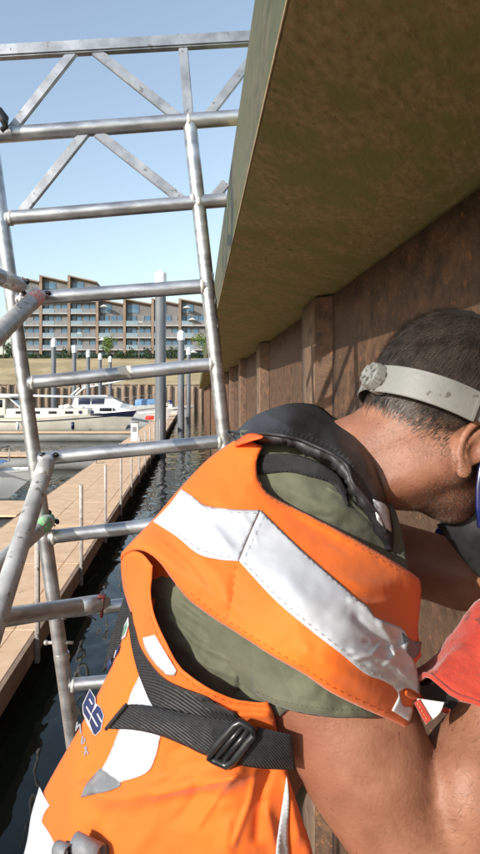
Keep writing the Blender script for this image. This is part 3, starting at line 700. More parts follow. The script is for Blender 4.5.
# ================================================================ scaffold
YF = 2.0
def flat_piece(bm, a, b, wpx, t=.02): flatbar(bm, U(a[0], a[1], YF), U(b[0], b[1], YF), wpx*YF/F0, t)
def Lx(y): return 12+(y-285)*.134
def Rx(y): return 203+(y-245)*.11
frame = thing('scaffold_ladder', 'tall aluminium ladder frame with round rungs standing at left of the worker', 'scaffold frame')
def T(a, b, rpx, name='rung', parent=None, m=None, Ya=YF, Yb=YF, n=28, dirt=False):
    bm = bmesh.new(); tube(bm, U(a[0], a[1], Ya), U(b[0], b[1], Yb), rpx*(Ya)/F0, (rpx*Ya)/F0, n=n); return obj(name, bm, m or M['alu'], parent or frame, 'auto')
T((Lx(60)-2, 60), (Lx(960), 960), 7.2, 'stile'); T((Rx(118), 118), (Rx(960), 960), 7.0, 'stile')
def weld(x, y, r=8.2):
    bm = bmesh.new(); c = U(x, y, YF)
    bmesh.ops.create_uvsphere(bm, u_segments=16, v_segments=10, radius=r*YF/F0, matrix=Matrix.Translation(c) @ Matrix.Diagonal((.55, 1, 1, 1)))
    for v in bm.verts: v.co += .003*noise.noise_vector(v.co*90)
    obj('weld', bm, M['alu_dirty'], frame, True)
rungs = [((-60, 139.5), (300, 113), 7.6), ((Lx(218)+4, 218), (226, 200), 7.0), ((Lx(299)+4, 299.5), (Rx(286), 286), 7.3), ((Lx(382)+4, 383), (Rx(364), 364), 6.9), ((Lx(458)+4, 459), (Rx(441), 441), 6.9),
         ((Lx(536)+4, 537), (Rx(516), 516), 6.8), ((Lx(612)+4, 612), (Rx(592), 592), 6.6), ((Lx(685)+4, 685), (Rx(668), 668), 6.4), ((Lx(760)+4, 762), (Rx(744), 744), 6.4), ((Lx(838)+4, 838), (Rx(820), 820), 6.4)]
for a, b, r in rungs:
    T(a, b, r)
    if a[0] > -20: weld(a[0]+4, a[1], r+.9)
    if b[0] < 290: weld(min(b[0], Rx(b[1]))-5, b[1]+.3, r+.9)
weld(Rx(118), 118+4, 8.4); weld(Rx(203), 203, 8.6)
bm = bmesh.new(); flat_piece(bm, (-60, 56), (320, 34.8), 12.5, .035); obj('top_rail', bm, M['alu_flat'], frame, 'auto')
for a, b in (((75, 50), (11, 131)), ((91, 48), (178, 118)), ((182.6, 42), (189, 119)), ((252, 59), (207, 117)), ((86, 132), (19, 216)), ((97, 133), (184, 202)), ((226, 183), (213, 199))):
    bm = bmesh.new(); flat_piece(bm, a, b, 9.5, .018); obj('diagonal', bm, M['alu_flat'], frame, 'auto')
# spigot joint, collar and pins on the left stile
bm = bmesh.new(); tube(bm, U(Lx(655)-.4, 653, YF), U(Lx(655)+.4, 659, YF), 7.9*YF/F0, n=24); obj('joint_collar', bm, M['alu'], frame, 'auto')
bm = bmesh.new(); c = U(Lx(642), 642, YF); tube(bm, c+Vector((-.045, -.005, 0)), c+Vector((.045, -.005, 0)), .006, n=8); bmesh.ops.create_icosphere(bm, subdivisions=2, radius=.009, matrix=Matrix.Translation(c+Vector((-.045, -.005, 0)))); obj('lock_pin', bm, M['galv'], frame, True)
# worn label on a rung
t = tube; bm = bmesh.new(); c = U(125, 372.6, YF); r_ = 7.1*YF/F0; seg = []
for j in range(9):
    a = -1.25+2.5*j/8; seg.append([c+Vector((dx*.0017*2, -r_*math.cos(a), r_*math.sin(a)-dx*.00025*0)) for dx in (-6+1.2*math.sin(j*2), -2, 2, 6+1.1*math.cos(j*3))])
loft(bm, seg, close=False, caps=False); M['label'] = mat('worn_sticker', (.55, .53, .46), (.75, .73, .66), rough=.7, scale=160, bump=.3); obj('worn_sticker', bm, M['label'], frame, True)
# black tape/paint scrape beside the stile
bm = bmesh.new(); pts = []
for j in range(12):
    yy = 268+j*6.5; pts.append(U(Rx(yy)+5.4+1.2*math.sin(j*1.7), yy, YF-.012))
polytube(bm, pts, [.0015+.0035*abs(math.sin(j*2.3)) for j in range(12)], 6); obj('tar_smear', bm, M['dark_plastic'], frame, True)
# braces hooked on the frame, coming towards the camera at the left
def brace(label, a, Ya, b, Yb, r, m, hookm, jaw=True, thick=None):
    t = thing('scaffold_brace', label, 'scaffold brace', group='braces hooked on the ladder frame')
    A, B = U(*a, Ya), U(*b, Yb); d = (B-A).normalized()
    bm = bmesh.new(); tube(bm, A, B, r, r, n=28); obj('tube', bm, m, t, 'auto')
    # flattened painted end with a spring jaw
    side = d.cross(Vector((0, 1, 0))).normalized()
    bm = bmesh.new(); rings = []
    for s, w1, w2 in ((-.075, r*1.03, r*1.03), (-.012, r*1.03, r*1.01), (.012, r*.95, r*.6), (.03, r*.8, r*.42), (.045, r*.45, r*.3)):
        c_ = B+d*s; q = side.cross(d); rings.append([c_+side*w1*math.cos(k*math.pi/9)+q*w2*math.sin(k*math.pi/9) for k in range(18)])
    loft(bm, rings)
    for v in bm.verts: v.co += .0025*noise.noise_vector(v.co*120)
    obj('end_fitting', bm, hookm, t, True)
    if jaw:
        for s in (-1, 1):
            bm = bmesh.new(); c_ = B+d*.03+side*s*r*.55
            rr = [(c_+d*.022*math.sin(k*.5)+side*s*.006*(1-math.cos(k*.5))) for k in range(6)]
            polytube(bm, rr, .0065, 8); obj('jaw', bm, M['dark_plastic'], t, True)
        bm = bmesh.new(); tube(bm, B-side*r*1.15+d*.02, B+side*r*1.15+d*.02, .003, n=6); obj('pivot_pin', bm, M['galv'], t, True)
    return t
brace('chalky brace with red painted end hooked beside the second rung', (-70, 402), 1.25, (37, 296), 1.93, .0265, M['alu_dirty'], M['orange_metal'])
brace('short grey brace meeting the left stile just above the red painted end', (-80, 245), 1.55, (16, 284), 1.90, .0255, M['alu'], M['alu_dirty'])
brace('steep pale brace rising from the lower left edge to the fourth rung', (-60, 795), 1.12, (46, 464), 1.93, .0265, M['alu_dirty'], M['alu_dirty'])
brace('brace with green painted end hooked below the steep pale brace', (-70, 625), 1.35, (47, 522), 1.97, .025, M['alu_dirty'], M['green_paint'])
brace('dark grey brace running level across the lower left', (-120, 636), 1.45, (98, 603.5), 1.93, .027, M['alu'], M['alu'], jaw=False)
bm = bmesh.new(); c = U(103, 603, 1.95)
bmesh.ops.create_cone(bm, cap_ends=True, segments=14, radius1=.006, radius2=.005, depth=.062, matrix=Matrix.Translation(c+Vector((.002, -.03, -.004))) @ Matrix.Rotation(.12, 4, 'Y'))
M['redclip'] = mat('red_clip', (.10, .012, .015), (.18, .025, .025), rough=.5, scale=60)
tg = thing('locking_clip', 'dark red locking clip at the end of the level brace', 'clip'); obj('clip_body', bm, M['redclip'], tg, 'auto')
boxobj('clip_head', c+Vector((0, -.03, .033)), (.024, .024, .008), M['redclip'], tg, .003)
bm = bmesh.new(); tube(bm, U(88, 615, 1.93), U(96, 620, 1.92), .003, n=6); obj('clip_pin', bm, M['dark_plastic'], tg)
# hook of another brace at the top left corner
tg = thing('brace_hook', 'dark green and black brace hook gripping the upper round rail at the left edge', 'hook')
bm = bmesh.new(); polytube(bm, [U(-12, 106, 1.97), U(-2, 112, 1.96), U(4, 119, 1.95), U(5, 127, 1.95), U(1, 131, 1.95)], [.016, .018, .016, .011, .008], 10); obj('jaw', bm, M['dark_plastic'], tg, True)
bm = bmesh.new(); tube(bm, U(-40, 90, 1.9), U(-3, 119, 1.97), .014, n=12); obj('spring_lever', bm, M['green_paint'], tg, True)
# work platform below the picture that carries the worker
ZP = H-1.68
pl = thing('work_platform', 'timber scaffold platform under the worker beside the quay wall', 'work platform')
for i in range(5): boxobj('plank', (-.26+i*.2, .75, ZP-.025), (.19, 2.2, .05), M['plank'], pl, .006)
for yy in (-.25, 1.7):
    bm = bmesh.new(); tube(bm, (-.42, yy, ZP-.08), (.64, yy, ZP-.08), .025, n=16); obj('ledger', bm, M['alu'], pl, 'auto')
for xx in (-.37, .6):
    for yy in (-.25, 1.7):
        bm = bmesh.new(); tube(bm, (xx, yy, -1), (xx, yy, ZP-.11), .025, n=12); obj('standard', bm, M['alu'], pl, 'auto')
# ================================================================ the worker
M['skin'] = mat('skin', (.225, .092, .052), (.325, .148, .088), rough=.50, spec=.35, scale=26, detail=8, bump=.55, bscale=300, bdist=.0010, sub=.08, c3=(.25, .088, .052), spots=(150, .69, (.20, .075, .045)))
M['hair'] = mat('hair', (.022, .015, .011), (.105, .080, .062), rough=.42, scale=60)
M['scalp'] = mat('hair_underlayer', (.010, .007, .005), (.022, .016, .012), rough=.9, scale=300)
M['hiviz'] = mat('orange_cloth', (.86, .155, .006), (.92, .19, .008), rough=.75, scale=9, bump=.45, bscale=55, bdist=.0022, sheen=.12, c3=(.74, .122, .006))
M['reflect'] = mat('reflective_tape', (.60, .61, .63), (.74, .75, .77), rough=.33, scale=30, bump=.4, bscale=85, bdist=.001, c3=(.52, .53, .56))
M['reflect_dirty'] = mat('soiled_tape', (.13, .135, .145), (.22, .225, .235), rough=.55, scale=40, bump=.3, bscale=120)
M['shirt'] = mat('olive_cotton', (.088, .090, .055), (.125, .128, .080), rough=.9, scale=24, bump=.5, bscale=70, bdist=.002, sheen=.1)
M['collar'] = mat('black_nylon', (.017, .0165, .018), (.033, .032, .034), rough=.5, scale=12, bump=.3, bscale=300, bdist=.0008, spots=(70, .66, (.05, .045, .045)))
M['webbing'] = mat('webbing', (.022, .022, .024), (.04, .04, .042), rough=.6, scale=200, bump=1.0, bdist=.0012, wave=(210, .4, 'DIAGONAL', .4))
M['buckle'] = mat('buckle_plastic', (.012, .012, .013), (.025, .025, .026), rough=.3, scale=80, bump=.1)
M['thread'] = mat('thread', (.66, .125, .012), None, rough=.8)
M['thread_grey'] = mat('thread_grey', (.42, .42, .44), None, rough=.8)
M['thread_shirt'] = mat('thread_shirt', (.15, .155, .10), None, rough=.8)
M['navyprint'] = mat('navy_print', (.012, .018, .07), (.02, .03, .10), rough=.6, scale=60)
M['whiteprint'] = mat('white_print', (.50, .46, .48), None, rough=.6)
M['greyprint'] = mat('grey_print', (.26, .27, .30), None, rough=.6)
M['glove'] = mat('red_leather', (.36, .024, .010), (.56, .058, .024), rough=.78, scale=28, bump=.7, bscale=260, bdist=.0016, c3=(.30, .020, .012), spots=(45, .62, (.20, .03, .02)), sheen=.25)
M['lining'] = mat('white_lining', (.6, .58, .54), (.72, .70, .66), rough=.9, scale=60)
M['yellowthread'] = mat('yellow_thread', (.7, .4, .1), None, rough=.8)
M['headband'] = mat('grey_plastic', (.15, .15, .138), (.215, .21, .195), rough=.5, scale=30, bump=.2, bscale=200, spots=(55, .64, (.10, .085, .07)), c3=(.22, .215, .195))
M['maskblue'] = mat('welding_mask_blue', (.008, .012, .07), (.015, .022, .11), rough=.25, scale=20, spots=(220, .70, (.25, .27, .35)))
M['maskblack'] = mat('mask_black', (.012, .012, .013), (.03, .03, .032), rough=.55, scale=40, bump=.2)
M['boot'] = mat('boot_leather', (.05, .035, .02), (.09, .06, .035), rough=.7, scale=30)

man = thing('person', 'worker in orange high visibility vest bending right, grey headband and red glove', 'person', U(190, 394, .78)-Vector((0, 0, 1.68)))
MP = Vector(man.location)
def mo(o): o.matrix_parent_inverse = Matrix.Translation(-MP); return o
def R3(v): return np.array(v)
ps, th = math.radians(20), math.radians(28)
hF = Vector((math.cos(ps)*math.cos(th), math.sin(ps)*math.cos(th), -math.sin(th))); hR = Vector((math.sin(ps), -math.cos(ps), 0))
hU = Vector((math.cos(ps)*math.sin(th), math.sin(ps)*math.sin(th), math.cos(th)))
HC = U(446, 404, .745)
AX = np.array([hF, hR, hU])
def HL(f, r, u): return HC+hF*f+hR*r+hU*u
def toH(P): return (P-np.array(HC))@AX.T
def A(v): return np.array(tuple(v))
EAR = HL(-.003, .077, -.055)
ea = (hF*.15+hU*.985).normalized(); en0 = (hR*.86-hF*.5).normalized(); eb = ea.cross(en0).normalized(); en = eb.cross(ea).normalized()
if eb.dot(hF) < 0: eb = -eb
def EP(a, b, n): return EAR+ea*a+eb*b+en*n
helix = [EP(.031*math.sin(t)*(1.0), -.019*math.cos(t)-.002*math.sin(t), .008+.004*math.sin(t)) for t in np.linspace(-1.15, 2.55, 15)]
anti = [EP(.020*math.sin(t), -.0105*math.cos(t), .003) for t in np.linspace(-1.1, 1.5, 7)]
def head_sdf(P):
    e = np.eye(3)
    d = sd_ell(P, A(HL(.001, 0, .013)), AX, (.095, .075, .102))
    d = smin(d, sd_ell(P, A(HL(-.034, 0, -.012)), AX, (.056, .062, .064)), .02)
    d = smin(d, sd_ell(P, A(HL(.035, 0, -.052)), AX, (.060, .056, .066)), .02)
    for s in (-1, 1):
        d = smin(d, sd_cone(P, A(HL(.000, s*.050, -.082)), A(HL(.058, s*.014, -.106)), .018, .017), .022)
        d = smin(d, sd_ell(P, A(HL(.062, s*.045, -.040)), AX, (.022, .016, .014)), .014)     # cheek bones
        d = smin(d, sd_cone(P, A(HL(.086, s*.012, .002)), A(HL(.074, s*.046, .002)), .011, .010), .010)  # brow
        d = smax(d, -sd_ell(P, A(HL(.102, s*.031, -.018)), AX, (.016, .016, .011)), .008)
        d = smin(d, sd_ell(P, A(HL(.083, s*.031, -.018)), AX, (.012, .012, .012)), .003)
    d = smin(d, sd_cone(P, A(HL(.090, 0, -.010)), A(HL(.112, 0, -.045)), .008, .012), .010)
    d = smin(d, sd_cone(P, A(HL(.094, -.018, -.079)), A(HL(.094, .018, -.079)), .006, .006), .006)
    d = smin(d, sd_cone(P, A(HL(.091, -.015, -.090)), A(HL(.091, .015, -.090)), .006, .006), .006)
    d = smin(d, sd_cone(P, A(HL(.072, 0, -.108)), A(HL(.062, 0, -.104)), .017, .02), .018)
    # neck with trapezius and the sterno-mastoid cord
    d = smin(d, sd_cone(P, A(HL(.030, 0, -.082)), A(HL(-.012, 0, -.098)), .042, .046), .03)
    nb = U(322, 477, .765)
    d = smin(d, sd_cone(P, A(HL(-.022, 0, -.055)), A(nb), .053, .061), .028)
    d = smin(d, sd_cone(P, A(HL(-.012, .055, -.075)), A(U(352, 500, .70)), .017, .015), .025)
    # ear
    q = P-A(EAR); near = (np.abs(q) < .07).all(-1)
    if near.any():
        Pn = P[near]; k = sd_ell(Pn, A(EP(0, -.003, -.001)), np.array([ea, eb, en]), (.026, .015, .006))
        for a, b in zip(helix, helix[1:]): k = smin(k, sd_cone(Pn, A(a), A(b), .0040, .0040), .002)
        for a, b in zip(anti, anti[1:]): k = smin(k, sd_cone(Pn, A(a), A(b), .0036, .0036), .003)
        k = smin(k, sd_ell(Pn, A(EP(-.031, -.001, .003)), np.array([ea, eb, en]), (.0105, .0085, .0042)), .004)
        k = smin(k, sd_ell(Pn, A(EP(-.004, .013, .001)), np.array([ea, eb, en]), (.008, .004, .006)), .003)
        k = smax(k, -sd_ell(Pn, A(EP(-.006, -.001, .008)), np.array([ea, eb, en]), (.011, .0075, .008)), .003)
        dn = d[near]; d[near] = smin(dn, k, .004)
    return d
V_, F_ = surf_nets(head_sdf, A(HC)-np.array([.20, .16, .17]), A(HC)+np.array([.17, .15, .14]), .0028)
SH, EL, WR = U(268, 607, .635), U(428, 872, .565), U(545, 612, .60)
ELm = U(440, 860, .56)
LSH, LEL, LWR = U(345, 545, .93), U(462, 574, .86), U(560, 548, .80)
HIP = U(172, 862, .83)
def body_sdf(P):
    d = sd_cone(P, A(U(318, 468, .765)), A(U(300, 530, .80)), .064, .100)
    d = smin(d, sd_cone(P, A(U(300, 535, .80)), A(U(240, 665, .785)), .102, .118), .05)
    d = smin(d, sd_cone(P, A(U(240, 665, .785)), A(HIP), .118, .135), .05)
    d = smin(d, sd_cone(P, A(U(300, 530, .78)), A(SH), .085, .060), .05)
    d = smin(d, sd_cone(P, A(SH), A(EL), .0625, .054), .03)
    # biceps, triceps
    d = smin(d, sd_ell(P, A(SH.lerp(EL, .55)+Vector((.012, -.004, .006))), np.eye(3), (.055, .055, .075)), .03)
    fa = sd_cone(P, A(EL+Vector((.012, 0, .004))), A(EL.lerp(WR, .35)+Vector((.008, 0, -.010))), .046, .050)
    fa = smin(fa, sd_cone(P, A(EL.lerp(WR, .35)+Vector((.008, 0, -.010))), A(WR), .050, .029), .03)
    fa = smin(fa, sd_ell(P, A(EL.lerp(WR, .25)+Vector((.0, -.022, .012))), np.eye(3), (.030, .028, .05)), .02)
    d = smin(d, fa, .007)
    d = smin(d, sd_cone(P, A(U(300, 530, .82)), A(LSH), .085, .06), .05)
    d = smin(d, sd_cone(P, A(LSH), A(LEL), .056, .046), .02); d = smin(d, sd_cone(P, A(LEL), A(LWR), .046, .030), .02)
    for s in (-1, 1):
        hp = HIP+Vector((0, s*.075, -.05)); kn = hp+Vector((.07, s*.02, -.42)); an = Vector((.0, hp.y+s*.03, ZP+.09))
        d = smin(d, sd_cone(P, A(hp), A(kn), .082, .058), .04); d = smin(d, sd_cone(P, A(kn), A(an), .056, .04), .03)
    return d
Vb, Fb = surf_nets(body_sdf, (-.32, .42, ZP), (.70, 1.14, H-.02), .0075)
fac = [tuple(f) for f in F_]+[tuple(int(i)+len(V_) for i in f) for f in Fb]
body_me = mesh_np('body', np.concatenate([V_, Vb]), fac)
body = mo(obj('body', body_me, M['skin'], man, True))
from mathutils.bvhtree import BVHTree
hb = BVHTree.FromPolygons([Vector(v) for v in V_], [tuple(int(i) for i in f) for f in F_])
# stubble as short bristles, hair as thin curved strands
def tri_areas(V, Fq):
    a = V[Fq[:, 0]]; b = V[Fq[:, 1]]; c = V[Fq[:, 2]]; d = V[Fq[:, 3]]
    n = np.cross(c-a, d-b); return n, np.linalg.norm(n, axis=1)/2, (a+b+c+d)/4
Nn, Ar, Cc = tri_areas(V_, F_); NnU = Nn/(np.linalg.norm(Nn, axis=1)[:, None]+1e-12)
if ((Cc-A(HC))*NnU).sum(1).mean() < 0: NnU = -NnU
hl = toH(Cc); f_, r_, u_ = hl[:, 0], hl[:, 1], hl[:, 2]
def in_hair(f, r, u):
    line = np.interp(f, [-.13, -.105, -.085, -.055, -.03, -.012, .010, .028, .06, .075, .12], [-.01, -.050, -.076, -.088, -.082, -.062, -.036, -.036, .020, .055, .09])
    return u > line
bald = np.exp(-(((f_+.005)/.028)**2+((r_-.02)/.03)**2))*(u_ > .06)
dear = np.linalg.norm(Cc-A(EAR), axis=1)
qe = Cc-A(EAR); e_a = qe@A(ea); e_b = qe@A(eb); e_n = qe@A(en)
onear = (np.abs(e_n) < .03) & ((e_a/.042)**2+((e_b-.002)/.028)**2 < 1)
hm = in_hair(f_, r_, u_) & ~onear
line_u = np.interp(f_, [-.13, -.105, -.085, -.055, -.03, -.012, .010, .028, .06, .075, .12], [-.01, -.050, -.076, -.088, -.082, -.062, -.036, -.036, .020, .055, .09])
fade = np.clip((u_-line_u)/.034, .05, 1)*(1+1.6*(u_ < line_u+.07))
def strands(name, mask, weight, count, length, width, lift, flow, m, segs=3, curl=.25, parent=None):
    idx = np.flatnonzero(mask); p = (Ar*weight)[idx]; p /= p.sum(); pick = np.random.choice(idx, count, p=p)
    V = []; Fs = []; 
    for i in pick:
        t1, t2 = np.random.rand(2); q = V_[F_[i]]; base = (q[0]*(1-t1)+q[1]*t1)*(1-t2)+(q[3]*(1-t1)+q[2]*t1)*t2
        n = Vector(NnU[i]); b = Vector(base); L, lf = length(hl[i]), lift(hl[i]); g = flow(hl[i]); g = (g-n*g.dot(n))
        g = (g.normalized()+Vector(np.random.normal(0, curl, 3))); g = (g-n*g.dot(n)).normalized()
        side = g.cross(n).normalized(); side = (side+n*random.uniform(-.5, .5)).normalized(); L *= random.uniform(.6, 1.15); w = width*random.uniform(.7, 1.3); k = len(V); pos = b-n*.001
        for s in range(segs+1):
            tt = s/segs; ww = w*(1-tt*.85)
            if s == segs: V.append(tuple(pos))
            else: V += [tuple(pos-side*ww*.5), tuple(pos+side*ww*.5)]
            dirv = (g*(1-lf*(1-tt))+n*lf*(1-tt)*1.3-n*.10*tt).normalized(); pos = pos+dirv*L/segs
        for s in range(segs-1): Fs.append((k+2*s, k+2*s+1, k+2*s+3, k+2*s+2))
        Fs.append((k+2*segs-2, k+2*segs-1, k+2*segs))
    o = obj(name, mesh_np(name, V, Fs), m, parent or man, True); return mo(o) if parent is None else o
KR = Vector((-.01, .01, .11))
def flow_hair(h):
    d = Vector((h[0]-KR.x, h[1]-KR.y, h[2]-KR.z)); d = d.normalized()*.8+Vector((-.55, 0, -.35)); return hF*d.x+hR*d.y+hU*d.z
def len_hair(h): return float(np.interp(h[2], [-.09, -.05, 0, .06, .1], [.007, .012, .024, .036, .036]))
def lift_hair(h): return float(np.interp(h[2], [-.09, 0, .06], [.12, .18, .26]))
wt = (1-.75*bald)*fade
hair = strands('hair', hm, wt, 40000, len_hair, .00055, lift_hair, flow_hair, M['hair'])
# under-layer, so the scalp does not shine through
cap_idx = np.flatnonzero(hm & (bald < .35) & (u_ > line_u+.046+.008*np.sin(f_*310)*np.cos(r_*270))); cf = F_[cap_idx]; us = np.unique(cf); mp_ = {int(a): i for i, a in enumerate(us)}
vn = np.zeros_like(V_); 
for c_ in range(4): np.add.at(vn, F_[:, c_], NnU)
vn /= np.linalg.norm(vn, axis=1)[:, None]+1e-9
hu = toH(V_[us])[:, 2]; th_ = np.interp(hu, [-.09, -.05, .02, .1], [.0004, .001, .004, .006])
o = obj('hair_base', mesh_np('hair_base', V_[us]+vn[us]*th_[:, None], [tuple(mp_[int(i)] for i in f) for f in cf]), M['scalp'], hair, True)
o.matrix_parent_inverse = Matrix.Identity(4)
beard = (u_ < np.interp(f_, [-.05, .0, .03, .08], [-.085, -.060, -.058, -.068])) & (f_ > -.028) & (u_ > -.150) & (dear > .028)
bw = np.clip((f_+.035)/.03, .1, 1)*np.clip((-.05-u_)/.02, .05, 1)
stub = strands('stubble', beard, bw, 21000, lambda h: .0034, .0005, lambda h: .55, lambda h: hF*.3-hU, M['hair'], 1, .5)
nape = (f_ < -.0) & (u_ < line_u+.01) & (u_ > -.125) & (f_ > -.11) & ~onear
strands('nape_hair', nape, np.exp((u_-line_u)/.012), 2600, lambda h: .0045, .0003, lambda h: .25, lambda h: -hF*.2-hU, M['hair'], 1, .5)

# headband of the welding mask: ring following the skull, overlap strap, ratchet knob
BT = math.radians(2); bF = (hF*math.cos(BT)+hU*math.sin(BT)).normalized(); bU = (hU*math.cos(BT)-hF*math.sin(BT)).normalized(); BO = HC+bU*(-.018)
def band_r(phi, h=0):
    d = (bF*math.cos(phi)+hR*math.sin(phi)).normalized(); o_ = BO+bU*h+d*.3; hit = hb.ray_cast(o_, -d, .3)
    return (.3-hit[3] if hit[0] is not None else .09), d
rad = [band_r(i*2*math.pi/72)[0] for i in range(72)]
rad = [max(rad[(i+j) % 72] for j in range(-4, 5))*.35+sum(rad[(i+j) % 72] for j in range(-4, 5))/9*.65 for i in range(72)]
def band(name, ph0, ph1, off, hgt, thk, m, parent, n=50, dh=0, closed=False):
    bm = bmesh.new(); rings = []
    for i in range(n+1):
        ph = ph0+(ph1-ph0)*i/n; x = (ph/(2*math.pi)*72) % 72; j = int(x); r = rad[j]*(1-x+j)+rad[(j+1) % 72]*(x-j)+off
        d = bF*math.cos(ph)+hR*math.sin(ph); c = BO+bU*dh; hh = hgt/2; b_ = min(.0012, thk*.4)
        rings.append([c+d*(r+a)+bU*z for a, z in ((0, -hh+b_), (0, hh-b_), (b_, hh), (thk-b_, hh), (thk, hh-b_), (thk, -hh+b_), (thk-b_, -hh), (b_, -hh))])
    if closed: rings = rings[:-1]+[rings[0]]
    loft(bm, rings, caps=not closed)
    return obj(name, bm, m, parent, 'auto')
PHK = math.radians(180-1)      # the knob sits at the back of the skull
hg = mo(band('headband', 0, 2*math.pi, .0095, .0255, .0022, M['headband'], man, 96, 0))
def sub(o): o.matrix_parent_inverse = Matrix.Identity(4); return o
sub(band('overlap_strap', math.radians(112), PHK, .0120, .0345, .0024, M['headband'], hg, 30))
sub(band('strap_end_rib', math.radians(110.5), math.radians(112.5), .0120, .0345, .0042, M['headband'], hg, 3))
for a in (105, 100.5, 96): sub(band('adjust_slot', math.radians(a-1), math.radians(a+1), .0117, .004, .0005, M['maskblack'], hg, 3))
kd = (bF*math.cos(PHK)+hR*math.sin(PHK)).normalized(); kr, _ = band_r(PHK); KC = BO+kd*(rad[int(PHK/(2*math.pi)*72)]+.0135)
kx = bU; ky = kd.cross(kx).normalized(); KS = .74
def kpt(a, r, h): return KC+(kx*math.cos(a)+ky*math.sin(a))*r*KS+kd*h
bm = bmesh.new(); N_ = 72; prof_k = [(0.0, .0215), (.003, .0222), (.009, .0205), (.0125, .0185), (.0135, .0155), (.0118, .0135), (.0112, .0075), (.0135, .0065), (.0140, .0015)]
rings = []
for h, r in prof_k: rings.append([kpt(2*math.pi*i/N_, r*(1+(.065*(1 if math.cos(9*2*math.pi*i/N_) > .0 else -1) if 0 < h and r > .018 else 0)), h) for i in range(N_)])
loft(bm, rings); sub(obj('ratchet_knob', bm, M['headband'], hg, 'auto'))
bm = bmesh.new()
for i in range(6):
    a = i*math.pi/3; p = (kpt(a, .008, .0125), kpt(a, .0165, .0125)); flatbar(bm, p[0], p[1], .0022, .004, kd)
sub(obj('knob_rib', bm, M['headband'], hg, 'auto'))
bm = bmesh.new(); rings = [[kpt(2*math.pi*i/24, r, h) for i in range(24)] for h, r in ((-.012, .0225), (-.002, .0235), (-.0005, .0225))]; loft(bm, rings); sub(obj('knob_housing', bm, M['headband'], hg, 'auto'))
# welding mask in front of the face
def shell(name, m, rf, u0, u1, ph, thk, cut, parent, n=40, tilt=0.0):
    bm = bmesh.new(); out = []
    for j in range(13):
        tt = j/12; u = u0+(u1-u0)*tt; row = []
        rr = 1-.22*abs(2*tt-1)**2.4
        w_ = ph*(1-cut*((tt-.70)/.5)**2)
        for i in range(n+1):
            a = -w_*.25+1.25*w_*i/n; ca = math.copysign(abs(math.cos(a))**.75, math.cos(a)); sa = math.copysign(abs(math.sin(a))**.8, math.sin(a))
            row.append(bm.verts.new(HL(.030+rf[0]*ca*rr+tilt*(tt-.5), rf[1]*sa*(.9+.1*rr), u)))
        out.append(row)
    for a, b in zip(out, out[1:]):
        for k in range(n): bm.faces.new((a[k], a[k+1], b[k+1], b[k]))
    o = obj(name, bm, m, parent, 'auto'); md = o.modifiers.new('t', 'SOLIDIFY'); md.thickness = thk; md.offset = 1; return o
mask = mo(shell('welding_mask', M['maskblue'], (.105, .106), .085, -.138, math.radians(110), .003, .30, man))
fC = Field([(438, 524, .765), (460, 512, .74), (520, 480, .73), (520, 610, .74), (480, 578, .75), (460, 556, .765), (470, 540, .735)], ())
sub(panel('chin_guard', [(437, 525, 1), (452, 516), (475, 500), (540, 470, 1), (545, 610, 1), (500, 594), (481, 579), (466, 563), (450, 543)], fC, M['maskblack'], mask, 3, .003, 0, (.006, 5)))
bm = bmesh.new(); c = HL(.142, 0, -.02)
R_ = Matrix((hR, hU, hF)).transposed().to_4x4()
r = bmesh.ops.create_cube(bm, size=1, matrix=Matrix.Translation(c) @ R_ @ Matrix.Diagonal((.11, .09, .016, 1))); bmesh.ops.bevel(bm, geom=list(bm.edges), offset=.004, segments=2, affect='EDGES')
sub(obj('filter_frame', bm, M['maskblack'], mask, 'auto'))
bm = bmesh.new(); bmesh.ops.create_cube(bm, size=1, matrix=Matrix.Translation(c+hF*.009) @ R_ @ Matrix.Diagonal((.09, .045, .004, 1))); sub(obj('filter_glass', bm, M['glass_dark'], mask))
for s in (-1, 1):
    bm = bmesh.new(); tube(bm, HL(.03, s*.098, .01), HL(.03, s*.118, .01), .018, n=20); sub(obj('pivot_knob', bm, M['maskblack'], mask, 'auto'))

# ---------------- shirt
fS1 = Field([(140, 560, .67), (150, 600, .655), (180, 600, .63), (200, 650, .61), (240, 690, .59), (250, 640, .575), (262, 705, .575), (160, 565, .66), (170, 650, .63), (290, 720, .59), (300, 640, .57)],
            [([(170, 600), (205, 625), (246, 652)], 4, .0065), ([(162, 612), (200, 645), (247, 668)], 4.5, .007), ([(176, 590), (215, 618), (247, 643)], 3.5, .0065), ([(170, 636), (205, 664), (246, 682)], 4, .006),
             ([(190, 655), (220, 680), (250, 690)], 3.5, .003), ([(158, 596), (196, 632), (246, 660)], 2, .002), ([(182, 596), (214, 622), (247, 648)], 2, .0025), ([(165, 626), (200, 655), (246, 675)], 2, .0022), ([(166, 584), (208, 612), (240, 632)], 2, .002), ([(240, 640), (243, 670), (236, 702)], 3.5, -.005), ([(249, 645), (249, 690)], 3, -.006), ([(156, 600), (168, 630), (190, 655)], 4, -.003)], (.0025, 14))
fS2 = Field([(249, 640, .565), (251, 690, .572), (257, 700, .56), (295, 650, .52), (295, 712, .520), (340, 700, .512), (372, 716, .520), (400, 705, .55), (330, 650, .53), (320, 690, .508), (385, 640, .54)],
            [([(268, 655), (290, 690), (300, 712)], 5, .003), ([(262, 690), (300, 700), (350, 708)], 3, -.0014)], (.002, 16))
